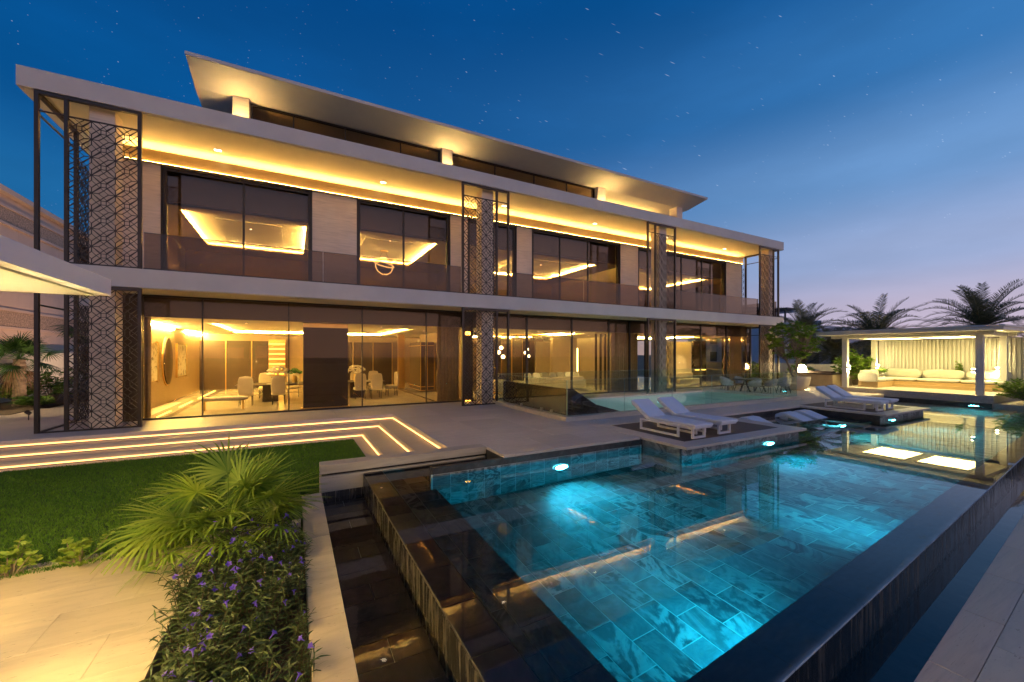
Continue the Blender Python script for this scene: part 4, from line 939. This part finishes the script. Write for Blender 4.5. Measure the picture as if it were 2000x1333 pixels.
# living room
t = thing('living_sofa', 'long cream sofa with loose cushions seen through the stairwell glass', 'sofa', (13, 20, 0))
link('base', B(11.2, 19.2, .08, 15.2, 20.3, .42), 'upholstery', t, bevel=.04); link('backrest', B(11.2, 19.2, .42, 15.2, 19.45, .78), 'upholstery', t, bevel=.05); link('armrest', MB().box(11.0, 19.2, .08, 11.2, 20.3, .62).box(15.2, 19.2, .08, 15.4, 20.3, .62), 'upholstery', t, bevel=.04)
for i in range(7):
    o = link('cushion', MB().pillow((11.6+i*.55, 19.62, .80), .5, .16, .48, rz=random.uniform(-.3, .3), tilt=-.3, e=.45), 'petal_white' if i % 2 else 'cushion_beige', smooth=True); tag(o, 'loose cushion leaning on the back of the cream living room sofa', 'cushion', 'cushions on the living room sofa')
t = thing('armchair', 'round cream armchair in the living room near the lattice screen', 'armchair', (9.6, 19.4, 0)); link('shell', MB().lathe([(.3, .1), (.42, .2), (.46, .5), (.42, .72), (.34, .7), (.32, .45), (.01, .42)], (9.6, 19.4, 0), 24), 'upholstery', t, smooth=True); link('foot', MB().lathe([(.25, 0), (.25, .1)], (9.6, 19.4, 0), 16), 'gold', t)
for i, (x, y, lab) in enumerate(((10.2, 20.2, 'cluster of three glowing globes hanging beside the lattice screen'), (15.0, 25.5, 'cluster of three glowing globes hanging deep in the living room'))):
    t = thing('pendant_lamp', lab, 'lamp', (x, y, 3.3), 'globe pendant clusters'); 
    for dx, z in ((0, 2.45), (-.16, 2.2), (.12, 1.95)): 
        g_ = link('globe', MB().lathe([(.11*math.sin(math.pi*k/8)+.0005, -.11*math.cos(math.pi*k/8)) for k in range(9)], (x+dx, y, z), 14), 'pendant_glow', t, smooth=True); link('cord', MB().tube([(x+dx, y, z+.1), (x+dx, y, 3.3)], .006, 5), 'dark_frame', g_)
t = thing('crystal_chandelier', 'flat crystal chandelier below the living room ceiling', 'chandelier', (12, 21, 3.0)); mb = MB()
for i in range(160): x, y, z = random.uniform(10.3, 13.6), random.uniform(20.2, 22), random.uniform(2.9, 3.12); mb.box(x, y, z, x+.025, y+.025, z+.12)
link('crystals', mb, 'steel', t); link('plate', B(10.2, 20.1, 3.2, 13.7, 22.1, 3.24), 'gold', t)
t = thing('metal_sculpture', 'slender twisted metal sculpture standing behind the far glazing', 'sculpture', (26.6, 17.9, 0))
link('figure', MB().tube([(26.55, 17.9, .5), (26.4, 17.9, .9), (26.5, 17.9, 1.3), (26.35, 17.9, 1.6), (26.55, 17.9, 2.0), (26.58, 17.9, 2.35)], [.05, .09, .06, .08, .05, .015], 10).tube([(26.6, 17.9, .5), (26.8, 17.9, 1.0), (26.9, 17.9, 1.4), (26.7, 17.9, 1.8), (26.56, 17.9, 2.2)], [.05, .08, .09, .06, .02], 10), 'metal_sculpture', t, smooth=True); link('plinth', B(26.4, 17.7, 0, 26.8, 18.1, .5), 'lacquer', t)
t = thing('white_sofa', 'white sofa in the far room seen behind the lattice screen', 'sofa', (23.5, 18.8, 0)); link('base', B(22.6, 18.4, .1, 24.8, 19.3, .42), 'upholstery', t, bevel=.04); link('backrest', B(22.6, 19.1, .42, 24.8, 19.3, .8), 'upholstery', t, bevel=.05)
# ring chandelier upstairs
t = thing('ring_chandelier', 'glowing looped ring chandelier in the upstairs room', 'chandelier', (4.1, 21.5, 6.5))
def loop(c, r, tx, ty, n=36): 
    M_ = Matrix.Rotation(tx, 4, 'X') @ Matrix.Rotation(ty, 4, 'Y')
    return [Vector(c)+M_ @ Vector((r*math.cos(6.2832*k/n), r*math.sin(6.2832*k/n), 0)) for k in range(n+1)]
link('light_ring', MB().tube(loop((4.1, 21.5, 6.72), .5, .45, .15), .026, 8).tube(loop((4.1, 21.5, 6.62), .44, -1.0, .5), .026, 8), 'ring_glow', t, smooth=True)
link('cable', MB().tube([(3.7, 21.5, 6.75), (4.0, 21.5, 7.29)], .008, 5).tube([(4.5, 21.5, 6.75), (4.2, 21.5, 7.29)], .008, 5), 'dark_frame', t); link('canopy', MB().lathe([(.2, 0), (.2, .05)], (4.1, 21.5, 7.36), 16), 'gold', t)
t = thing('headboard_art', 'small framed picture upstairs below the ring chandelier', 'picture', (2.7, 25.4, 5.4)); link('frame', B(2.4, 25.40, 5.0, 3.1, 25.44, 5.7), 'gold', t); link('print', B(2.45, 25.385, 5.05, 3.05, 25.40, 5.65), 'lacquer', t)
# ------------------------------------------------------------------ vegetation
def frame_of(d):
    d = d.normalized(); a = d.cross(Vector((0, 0, 1)))
    a = Vector((1, 0, 0)) if a.length < 1e-3 else a.normalized()
    return d, a, a.cross(d).normalized()
class Poly:
    """accumulates strips"""
    def __init__(s): s.mb = MB()
    def strip(s, pts, widths, side, fold=0, nrm=None):
        vs = []; n = len(pts)
        for p, w in zip(pts, widths):
            vs += [p-side*w/2, p+side*w/2]
        s.mb.add(vs, [(2*i, 2*i+1, 2*i+3, 2*i+2) for i in range(n-1)])
def fan_leaf(pl, st, base, d, petiole, rad, rng, nb=28, droop=.5, span=R(250)):
    d, a, u = frame_of(d)
    # petiole curves slightly down
    p1 = base+d*petiole+Vector((0, 0, -.12*petiole))
    st.tube([base, base+d*petiole*.5+Vector((0, 0, .02)), p1], [.012, .009, .007], 5, False)
    dd = (d+Vector((0, 0, -.35*droop))).normalized(); dd, a, u = frame_of(dd)
    tw = rng.uniform(-.5, .5); a2 = a*math.cos(tw)+u*math.sin(tw); u2 = dd.cross(a2)
    for k in range(nb):
        t = (k/(nb-1)-.5)*span; L = rad*(.72+.28*math.cos(t*.75))*rng.uniform(.9, 1.08)
        v = dd*math.cos(t)+a2*math.sin(t); v = (v+u2*(.10+.12*abs(math.sin(t)))*(1 if k % 2 else .7)).normalized()
        side = v.cross(u2 if u2.z > 0 else -u2).normalized(); dr = droop*rng.uniform(.5, 1.5)
        q = [p1+v*L*f+Vector((0, 0, -dr*L*.55*max(0, f-.42)**1.7*2.2)) for f in (.02, .35, .6, .82, 1.0)]
        pl.strip(q, [.01, .036*rad/.75, .032*rad/.75, .017, .002], side)
def fan_palm(name, lab, loc, crown_h, n, rad, pet, mat, seed, trunk_r=.09, cat='palm', up=(.0, 1.35), trunk_mat='bark', group=None, dead=0, scale_blades=28):
    rng = random.Random(seed); t = thing(name, lab, cat, loc, group); L0 = Vector(loc)
    tr = MB(); c = L0+Vector((0, 0, crown_h))
    prof = []; m = max(4, int(crown_h/.09))
    for i in range(m+1):
        f = i/m; prof.append((trunk_r*(1.15-.2*f)*(1.12 if i % 2 else .94), f*crown_h))
    link('trunk', tr.lathe(prof, tuple(L0), 12), trunk_mat, t, smooth=False)
    pl = Poly(); st = MB()
    for i in range(n):
        el = rng.uniform(*up) if i > n*.25 else rng.uniform(up[0]-.45, up[0]+.25); az = i*2.399963+rng.uniform(-.25, .25)
        d = Vector((math.cos(az)*math.cos(el), math.sin(az)*math.cos(el), math.sin(el)))
        fan_leaf(pl, st, c, d, pet*rng.uniform(.75, 1.2), rad*rng.uniform(.8, 1.15), rng, scale_blades, droop=rng.uniform(.2, .65)*(1.25-el*.5))
    link('crown', pl.mb, mat, t); link('petioles', st, mat, t)
    if dead:
        pl = Poly(); st = MB()
        for i in range(dead):
            az = rng.uniform(0, 6.28); d = Vector((math.cos(az)*.5, math.sin(az)*.5, -.75)); fan_leaf(pl, st, c, d, pet*.7, rad*.8, rng, 16, droop=1.4, span=R(140))
        link('dead_fronds', pl.mb, 'leaf_dead', t); link('dead_petioles', st, 'leaf_dead', t)
    return t
fan_palm('fan_palm', 'bushy fan palm with yellow-lit leaves at the end of the flower bed', (-.78, 6.72, -.7), .42, 44, .66, .74, 'leaf_fan', 4, .11, up=(.1, 1.25), dead=4)
def leafy(pl, p, d, L, w, rng, curl=.2):
    d, a, u = frame_of(d); tw = rng.uniform(-1.2, 1.2); a2 = a*math.cos(tw)+u*math.sin(tw); n_ = d.cross(a2)
    q = [p, p+d*L*.4+n_*L*.03, p+d*L*.75-Vector((0, 0, curl*L*.3)), p+d*L-Vector((0, 0, curl*L*.6))]
    pl.strip(q, [w*.2, w, w*.7, w*.05], a2)
# ruellia bed
def ruellia(seed, h):
    rng = random.Random(seed); t = thing('ruellia_plant', 'leafy plant with purple trumpet flowers in the bed beside the path', 'plant', (0, 0, 0), 'purple flowering plants in the long bed')
    st = MB(); pl = Poly(); tips = []
    for i in range(11):
        a = rng.uniform(0, 6.28); lean = rng.uniform(.05, .55); hh = h*rng.uniform(.55, 1.1); b = Vector((rng.uniform(-.1, .1), rng.uniform(-.1, .1), 0))
        pts = [b+Vector((math.cos(a)*lean*f**1.4*hh, math.sin(a)*lean*f**1.4*hh, f*hh)) for f in (0, .3, .6, .85, 1)]
        st.tube(pts, [.006, .005, .004, .003, .002], 4, False); tips.append(pts[-1])
        for k in range(2, 12):
            f = k/11; q = pts[0].lerp(pts[-1], f); i0 = min(3, int(f*4)); q = pts[i0].lerp(pts[i0+1], f*4-i0 if f < 1 else 1)
            for s in (0, math.pi):
                az = k*1.57+s+a; d = Vector((math.cos(az), math.sin(az), rng.uniform(.15, .7)))
                leafy(pl, q, d, rng.uniform(.07, .15), rng.uniform(.010, .019), rng, rng.uniform(0, .9))
    link('leaves', pl.mb, 'leaf_ruellia', t); link('stems', st, 'stem_ruellia', t)
    for k in range(rng.choice((1, 2, 2, 3))):
        p = tips[k]+Vector((0, 0, .01)); a = rng.uniform(0, 6.28); d = Vector((math.cos(a)*.6, math.sin(a)*.6, .7)).normalized(); d, ax_, u = frame_of(d)
        mb = MB(); vs = []; n = 10
        for r, l in ((.003, 0), (.005, .025), (.011, .045), (.024, .054)):
            for j in range(n):
                tt = 6.2832*j/n; rr = r*(1+.22*math.cos(5*tt)) if r > .02 else r; vs.append(p+d*l+(ax_*math.cos(tt)+u*math.sin(tt))*rr)
        fs = [(i*n+j, i*n+(j+1) % n, (i+1)*n+(j+1) % n, (i+1)*n+j) for i in range(3) for j in range(n)]
        link('flower', mb.add(vs, fs), 'flower_purple', t, smooth=True)
    return t
protos = [ruellia(s, .52) for s in (11, 12, 13, 14, 15, 16)]
rng = random.Random(5); used = set(); spots = []
for j in range(24):
    for x in (-.86, -.58, -.30, -.04):
        y = 1.9+j*.215+rng.uniform(-.08, .08)
        if y > 6.35 and x < -.3: continue
        if x > -.1 and rng.random() < .30: continue
        spots.append((x+rng.uniform(-.1, .1), y))
for i, (x, y) in enumerate(spots):
    k = i % 6; o = place(protos[k], k not in used, (x, y, -.70), rng.uniform(0, 6.28), None, rng.uniform(.75, 1.2)*(.82 if x > -.1 else 1)); used.add(k)
# yellow-green shrubs along the kerb
def shrub(name, lab, loc, h, w, n, lw, ll, mat, seed, group=None, cat='shrub', stem='bark_pale', whorl=9, flowers=None, droop=.2):
    rng = random.Random(seed); t = thing(name, lab, cat, loc, group); L0 = Vector(loc); st = MB(); pl = Poly(); fl = []
    for i in range(n):
        a = rng.uniform(0, 6.28); r = w*math.sqrt(rng.random()); hh = h*rng.uniform(.35, 1)*(1-.35*(r/w)**2)
        tip = L0+Vector((math.cos(a)*r, math.sin(a)*r, hh)); mid = L0.lerp(tip, .5)+Vector((rng.uniform(-.1, .1)*w, rng.uniform(-.1, .1)*w, .05*h))
        st.tube([L0+Vector((math.cos(a)*.03, math.sin(a)*.03, 0)), mid, tip], [.010, .007, .004], 4, False)
        for k in range(whorl*2):
            f = rng.uniform(.45, 1.0) if k < whorl else rng.uniform(.88, 1.02)
            q = mid.lerp(tip, (f-.5)*2) if f > .5 else L0.lerp(mid, f*2); az = k*2.4+a; d = Vector((math.cos(az), math.sin(az), rng.uniform(-.1, .9)))
            leafy(pl, q, d, ll*rng.uniform(.7, 1.2), lw*rng.uniform(.8, 1.2), rng, droop)
        if flowers and rng.random() < flowers: fl.append(tip)
    link('leaves', pl.mb, mat, t); link('stems', st, stem, t)
    for p in fl:
        mb = MB()
        for k in range(5):
            for j in range(4):
                a = 1.5708*j+k; mb.add([], []); c = p+Vector((.05*math.cos(k*1.3), .05*math.sin(k*1.3), .04)); d = Vector((math.cos(a), math.sin(a), .4)); s_ = Vector((-math.sin(a), math.cos(a), 0))
                mb.add([c, c+d*.03+s_*.02, c+d*.06, c+d*.03-s_*.02], [(0, 1, 2, 3)])
        link('blossom', mb, 'flower_white', t)
    return t
for i, (x, h, w, lab) in enumerate(((-2.35, .42, .33, 'yellow-green shrub next to the fan palm along the path edge'), (-2.95, .52, .30, 'tallest yellow-green shrub in the middle of the path edge'), (-3.55, .55, .26, 'upright yellow-green shrub with a bare stem at the path edge'), (-4.35, .45, .3, 'yellow-green shrub cut by the picture border at the path edge'), (-1.75, .3, .3, 'small yellow-green shrub under the fan palm leaves'))):
    shrub('path_shrub', lab, (x, 7.0, -.55), h, w, 16, .042, .07, 'leaf_shrub', 30+i, 'yellow-green shrubs along the path')
# trees and plants around the terrace
def small_tree(lab, loc, ctr, rad, n, seed, blossoms=.25):
    rng = random.Random(seed); t = thing('frangipani_tree', lab, 'tree', loc); L0 = Vector(loc); st = MB(); pl = Poly(); fl = []; c = Vector(ctr)
    forks = []
    for k in range(5):
        az = k*1.2566+rng.uniform(-.3, .3); q = L0.lerp(c, .55)+Vector((math.cos(az)*.42, math.sin(az)*.42, rng.uniform(-.25, .15))); forks.append(q)
        st.tube([L0+Vector((math.cos(az)*.05, math.sin(az)*.05, 0)), L0.lerp(q, .5)+Vector((rng.uniform(-.06, .06), rng.uniform(-.06, .06), 0)), q], [.055, .045, .036], 6, False)
    for i in range(n):
        v = Vector((rng.gauss(0, 1), rng.gauss(0, 1), rng.gauss(0, 1))).normalized()*rng.uniform(.5, 1)**.5
        q = c+Vector((v.x*rad[0], v.y*rad[1], v.z*rad[2])); f = min(forks, key=lambda a: (a-q).length); m_ = f.lerp(q, .5)+Vector((0, 0, -.08))
        st.tube([f, m_, q], [.026, .018, .012], 5, False); d = (q-f).normalized()
        for k in range(16):
            az = k*2.4; dd = Vector((math.cos(az), math.sin(az), rng.uniform(-.3, .7)))+d*.4; leafy(pl, q-d*rng.uniform(0, .16), dd, rng.uniform(.2, .33), rng.uniform(.07, .105), rng, .4)
        if rng.random() < blossoms: fl.append(q)
    link('crown', pl.mb, 'leaf_tree', t); link('trunk', st, 'bark_pale', t, smooth=True)
    for q in fl:
        mb = MB()
        for k in range(9): mb.pillow(q+Vector((rng.uniform(-.13, .13), rng.uniform(-.13, .13), rng.uniform(.08, .2))), .09, .09, .05, n=3, rz=k)
        link('blossom', mb, 'flower_white', t)
    return t
small_tree('frangipani tree with white blossoms growing in the stone bowl', (25.9, 13.1, .7), (26.1, 13.3, 2.95), (1.4, 1.4, 1.2), 125, 3, .12)
shrub('white_flower_bush', 'leafy bush with white flowers behind the pavilion sofa', (31.0, 12.2, .1), 2.3, 1.1, 90, .10, .26, 'leaf_bush', 51, None, 'bush', whorl=10, flowers=.2, droop=.4)
shrub('hedge_bush', 'dense yellow-green bush at the pool end beside the pavilion', (28.3, 4.75, -.12), 1.25, 1.2, 170, .05, .15, 'leaf_bush', 52, None, 'bush', whorl=10)
shrub('hedge_bush', 'dense green bush beyond the pavilion at the picture border', (29.3, 3.0, -.15), 1.1, 1.1, 90, .05, .15, 'leaf_bush', 53, None, 'bush', whorl=10)
shrub('climbing_plant', 'thin green climber against the slatted wall', (31.85, 7.9, .9), 1.0, .15, 14, .05, .1, 'leaf_bush', 54, 'climbers on the slatted wall', 'plant')
shrub('climbing_plant', 'low green tuft at the end of the slatted wall', (31.2, 11.0, .9), .5, .3, 14, .05, .14, 'leaf_bush', 55, 'climbers on the slatted wall', 'plant')
struct('shrub_planter', B(27.4, 1.5, -1.9, 31.9, 5.70, -.12), 'travertine_wall')
# date palms beyond the pavilion
def frond(pl, st, base, az, el, L, rng, nl=46, droop=.55):
    pts = []; p = Vector(base); d = Vector((math.cos(az)*math.cos(el), math.sin(az)*math.cos(el), math.sin(el))); n = 10
    for i in range(n+1):
        pts.append(p.copy()); p = p+d*(L/n); d = (d+Vector((0, 0, -droop*.24*(.35+i/n)))).normalized()
    st.tube(pts, [.035*(1-i/n)+.006 for i in range(n+1)], 4, False)
    for k in range(nl):
        f = .12+.88*k/(nl-1); i0 = min(n-1, int(f*n)); q = pts[i0].lerp(pts[i0+1], f*n-i0); dd, a, u = frame_of(pts[i0+1]-pts[i0])
        l = .68*math.sin(math.pi*(.12+.8*f))**.6*rng.uniform(.85, 1.1)
        for s in (-1, 1):
            v = (a*s*.8+dd*.65+u*.35+Vector((rng.uniform(-.1, .1), rng.uniform(-.1, .1), rng.uniform(-.15, .1)))).normalized()
            side = v.cross(u).normalized(); pl.strip([q, q+v*l*.5, q+v*l+Vector((0, 0, -.08*l))], [.025, .042, .006], side)
def date_palm(lab, loc, h, L, n, seed):
    rng = random.Random(seed); t = thing('date_palm', lab, 'palm', loc, 'date palms beyond the pavilion'); pl = Poly(); st = MB(); c = Vector(loc)+Vector((0, 0, h))
    m = 26; link('trunk', MB().lathe([((.26 if i % 2 else .22)*(1.1-.15*i/m), h*i/m) for i in range(m+1)], loc, 12), 'bark', t)
    for i in range(n):
        f = i/n; frond(pl, st, c, i*2.39996+rng.uniform(-.2, .2), R(74)-R(100)*f+rng.uniform(-.12, .12), L*rng.uniform(.85, 1.1), rng, droop=rng.uniform(.5, 1.0))
    link('crown', pl.mb, 'leaf_date', t); link('rachis', st, 'leaf_date', t)
date_palm('date palm standing behind the middle of the pavilion roof', (40.5, 14.6, -.5), 3.7, 3.7, 64, 1)
date_palm('taller date palm behind the far corner of the pavilion roof', (46, 10.2, -.5), 4.6, 4.1, 66, 2)
date_palm('date palm rising right behind the potted frangipani tree', (40.2, 19.6, -.5), 4.3, 3.6, 52, 3)
date_palm('date palm at the picture border behind the slatted wall', (46, 4.5, -.5), 3.8, 3.8, 52, 4)
date_palm('low date palm under the pavilion roof beside the kitchen', (41, 17.6, -.5), 2.5, 2.7, 34, 5)
# garden walls, far houses
w = link('boundary_wall', MB().box(35.2, -4, -1, 35.5, 30, 1.35), 'stucco'); tag(w, 'low cream garden wall behind the outdoor kitchen', 'wall')
shrub('wall_bush', 'leafy bush in front of the low wall past the villa corner', (31.5, 18.5, 0), 1.7, 1.0, 60, .08, .2, 'leaf_bush', 61, None, 'bush', droop=.4)
shrub('wall_bush', 'green bush between the potted tree and the low wall', (33.6, 16.6, 0), 1.5, .9, 50, .08, .2, 'leaf_tree', 62, None, 'bush', droop=.4)
h = thing('far_house', 'pale blue-grey house with roof terrace far behind the palms', 'house', (72, 42, 0))
link('wall', MB().box(66, 38, -3, 78, 52, 6.4).box(68, 40, 6.4, 74, 50, 9.2), 'far_white', h); link('roof', MB().prism([(37, 9.2), (53, 9.2), (50, 9.9), (40, 9.9)], 'x', 66.5, 75.5), 'far_white', h)
pg = link('pergola', MB().box(66.4, 34.6, 9.0, 70, 41.5, 9.25), 'far_dark', h)
for y in (35, 38): link('post', B(66.7, y, 6.4, 66.9, y+.2, 9.0), 'far_dark', h)
link('parapet', MB().box(66, 30, -3, 78, 38, 6.2).box(66, 30, 6.2, 66.3, 38, 6.9), 'far_white', h)
for y in (40, 43, 46, 49):
    for z in (.8, 3.9): f = link('window', B(65.94, y, z, 66.0, y+1.3, z+1.7), 'far_dark', h); link('sill', B(65.85, y-.1, z-.12, 66.0, y+1.4, z), 'far_white', f)
h = thing('far_house', 'low white house behind the garden wall beside the pavilion', 'house', (60, 24, 0))
link('wall', B(58, 16, -3, 70, 29, 3.0), 'far_white', h); link('roof', B(57.5, 15.5, 3.0, 70.5, 29.5, 3.3), 'far_white', h)
for y in (17.5, 20.5, 23.5, 26.5): link('window', B(57.94, y, .6, 58.0, y+1.4, 2.3), 'far_dark', h)
# neighbour beyond the end of the villa
nb = thing('neighbour_house', 'pink-lit neighbouring house with patterned stone bands', 'house', (-13, 26, 0))
link('wall', B(-14.5, 12, -.5, -12, 48, 9.75), 'neighbour_wall', nb)
for z0, z1 in ((3.4, 4.15), (8.3, 9.0)):
    link('patterned_band', B(-12.001, 12, z0, -11.94, 48, z1), 'neighbour_band', nb); link('band_trim', MB().box(-12.001, 12, z0-.12, -11.88, 48, z0).box(-12.001, 12, z1, -11.88, 48, z1+.12), 'neighbour_wall', nb)
link('cornice', B(-12.2, 12, 9.6, -11.7, 48, 9.85), 'neighbour_wall', nb)
for j, z in enumerate((.2, 1.0, 1.8, 2.6, 4.4, 5.2, 6.0, 6.8, 7.6)):
    for i in range(18): link('stone_block', B(-12.0, 14+i*1.9+(.9 if j % 2 else 0), z+.006, -11.985, 14+i*1.9+1.888+(.9 if j % 2 else 0), z+.79), 'neighbour_wall', nb)
gw = link('garden_wall', B(-11.2, 14.5, -.5, -11.0, 34, 2.15), 'stucco'); tag(gw, 'cream garden wall with wall lamp behind the small palm', 'wall')
struct('garden_bed', B(-11.0, 20.5, -.4, -8.6, 34, .02), 'soil')
t = thing('wall_lamp', 'square wall lamp glowing on the cream garden wall', 'lamp', (-10.9, 20.8, 1.6)); link('body', B(-11.0, 20.7, 1.5, -10.86, 20.9, 1.72), 'bronze', t); link('lens', B(-10.99, 20.66, 1.73, -10.80, 20.94, 1.80), 'wall_glow', t); link('lens', B(-10.99, 20.66, 1.42, -10.80, 20.94, 1.49), 'wall_glow', t)
t = thing('bollard_post', 'brown post standing before the garden wall lamp', 'post', (-9.9, 20.3, 0)); link('shaft', B(-10.05, 20.2, 0, -9.85, 20.35, 1.75), 'bronze', t)
def fill_spot(x, y, aim, e, lab):  # spotlights added to brighten the neighbour's wall
    t = thing('fill_spotlight', lab, 'lamp', (x, y, 0), 'added fill spotlights at the end of the villa')
    link('spike', MB().tube([(x, y, 0), (x, y, .2)], .012, 6), 'bronze', t); link('head', MB().tube([(x+.05, y, .2), (x-.06, y, .28)], [.05, .06], 10), 'bronze', t)
    l = bpy.data.lights.new('beam', 'SPOT'); l.energy = e; l.color = (1, .62, .4); l.spot_size = R(125); l.spot_blend = .9; l.shadow_soft_size = .05
    b = bpy.data.objects.new('beam', l); COL.objects.link(b); b.parent = t; b.location = (-.09, 0, .32); b.rotation_euler = (Vector(aim)-Vector((x, y, .3))).to_track_quat('-Z', 'Y').to_euler()
fill_spot(-7.4, 18.6, (-12, 19.0, 5.5), 480, 'added fill spotlight in the bed closest to the lattice screen')
fill_spot(-7.4, 23.0, (-12, 23.5, 6.0), 480, 'added fill spotlight beside the garden palm bushes')
fill_spot(-7.2, 29.5, (-12, 30.0, 6.0), 700, 'added fill spotlight deepest in the bed beside the villa')
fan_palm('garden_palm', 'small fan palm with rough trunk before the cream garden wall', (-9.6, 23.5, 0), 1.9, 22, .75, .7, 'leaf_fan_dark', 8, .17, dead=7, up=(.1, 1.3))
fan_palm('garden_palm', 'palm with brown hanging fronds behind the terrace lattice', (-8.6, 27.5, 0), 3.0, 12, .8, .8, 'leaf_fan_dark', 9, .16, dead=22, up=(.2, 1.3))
for i, (x, y, h_, w_, lab) in enumerate(((-10.2, 22.2, .6, .6, 'low green plant at the foot of the small garden palm'), (-9.2, 24.9, 1.7, .8, 'dark leafy bush between the small palm and the villa'), (-8.2, 26.4, 2.2, 1.0, 'tall dark bush seen through the lattice screen'), (-9.0, 23.0, .5, .6, 'low groundcover plant before the garden palms'), (-7.2, 28.0, 2.4, 1.1, 'broad bush with pale flowers seen through the lattice screen'), (-10.4, 25.3, 1.2, .6, 'bright green bush against the garden wall'))):
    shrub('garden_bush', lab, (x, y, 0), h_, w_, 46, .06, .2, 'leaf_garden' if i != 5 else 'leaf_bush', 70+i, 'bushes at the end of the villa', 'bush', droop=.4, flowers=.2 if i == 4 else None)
# garden behind the camera, seen only as reflections
w = link('rear_garden_wall', MB().box(-14, -9.2, -1, 45, -9, 1.2), 'stucco'); tag(w, 'long garden wall facing the villa, mirrored in its glass', 'wall')
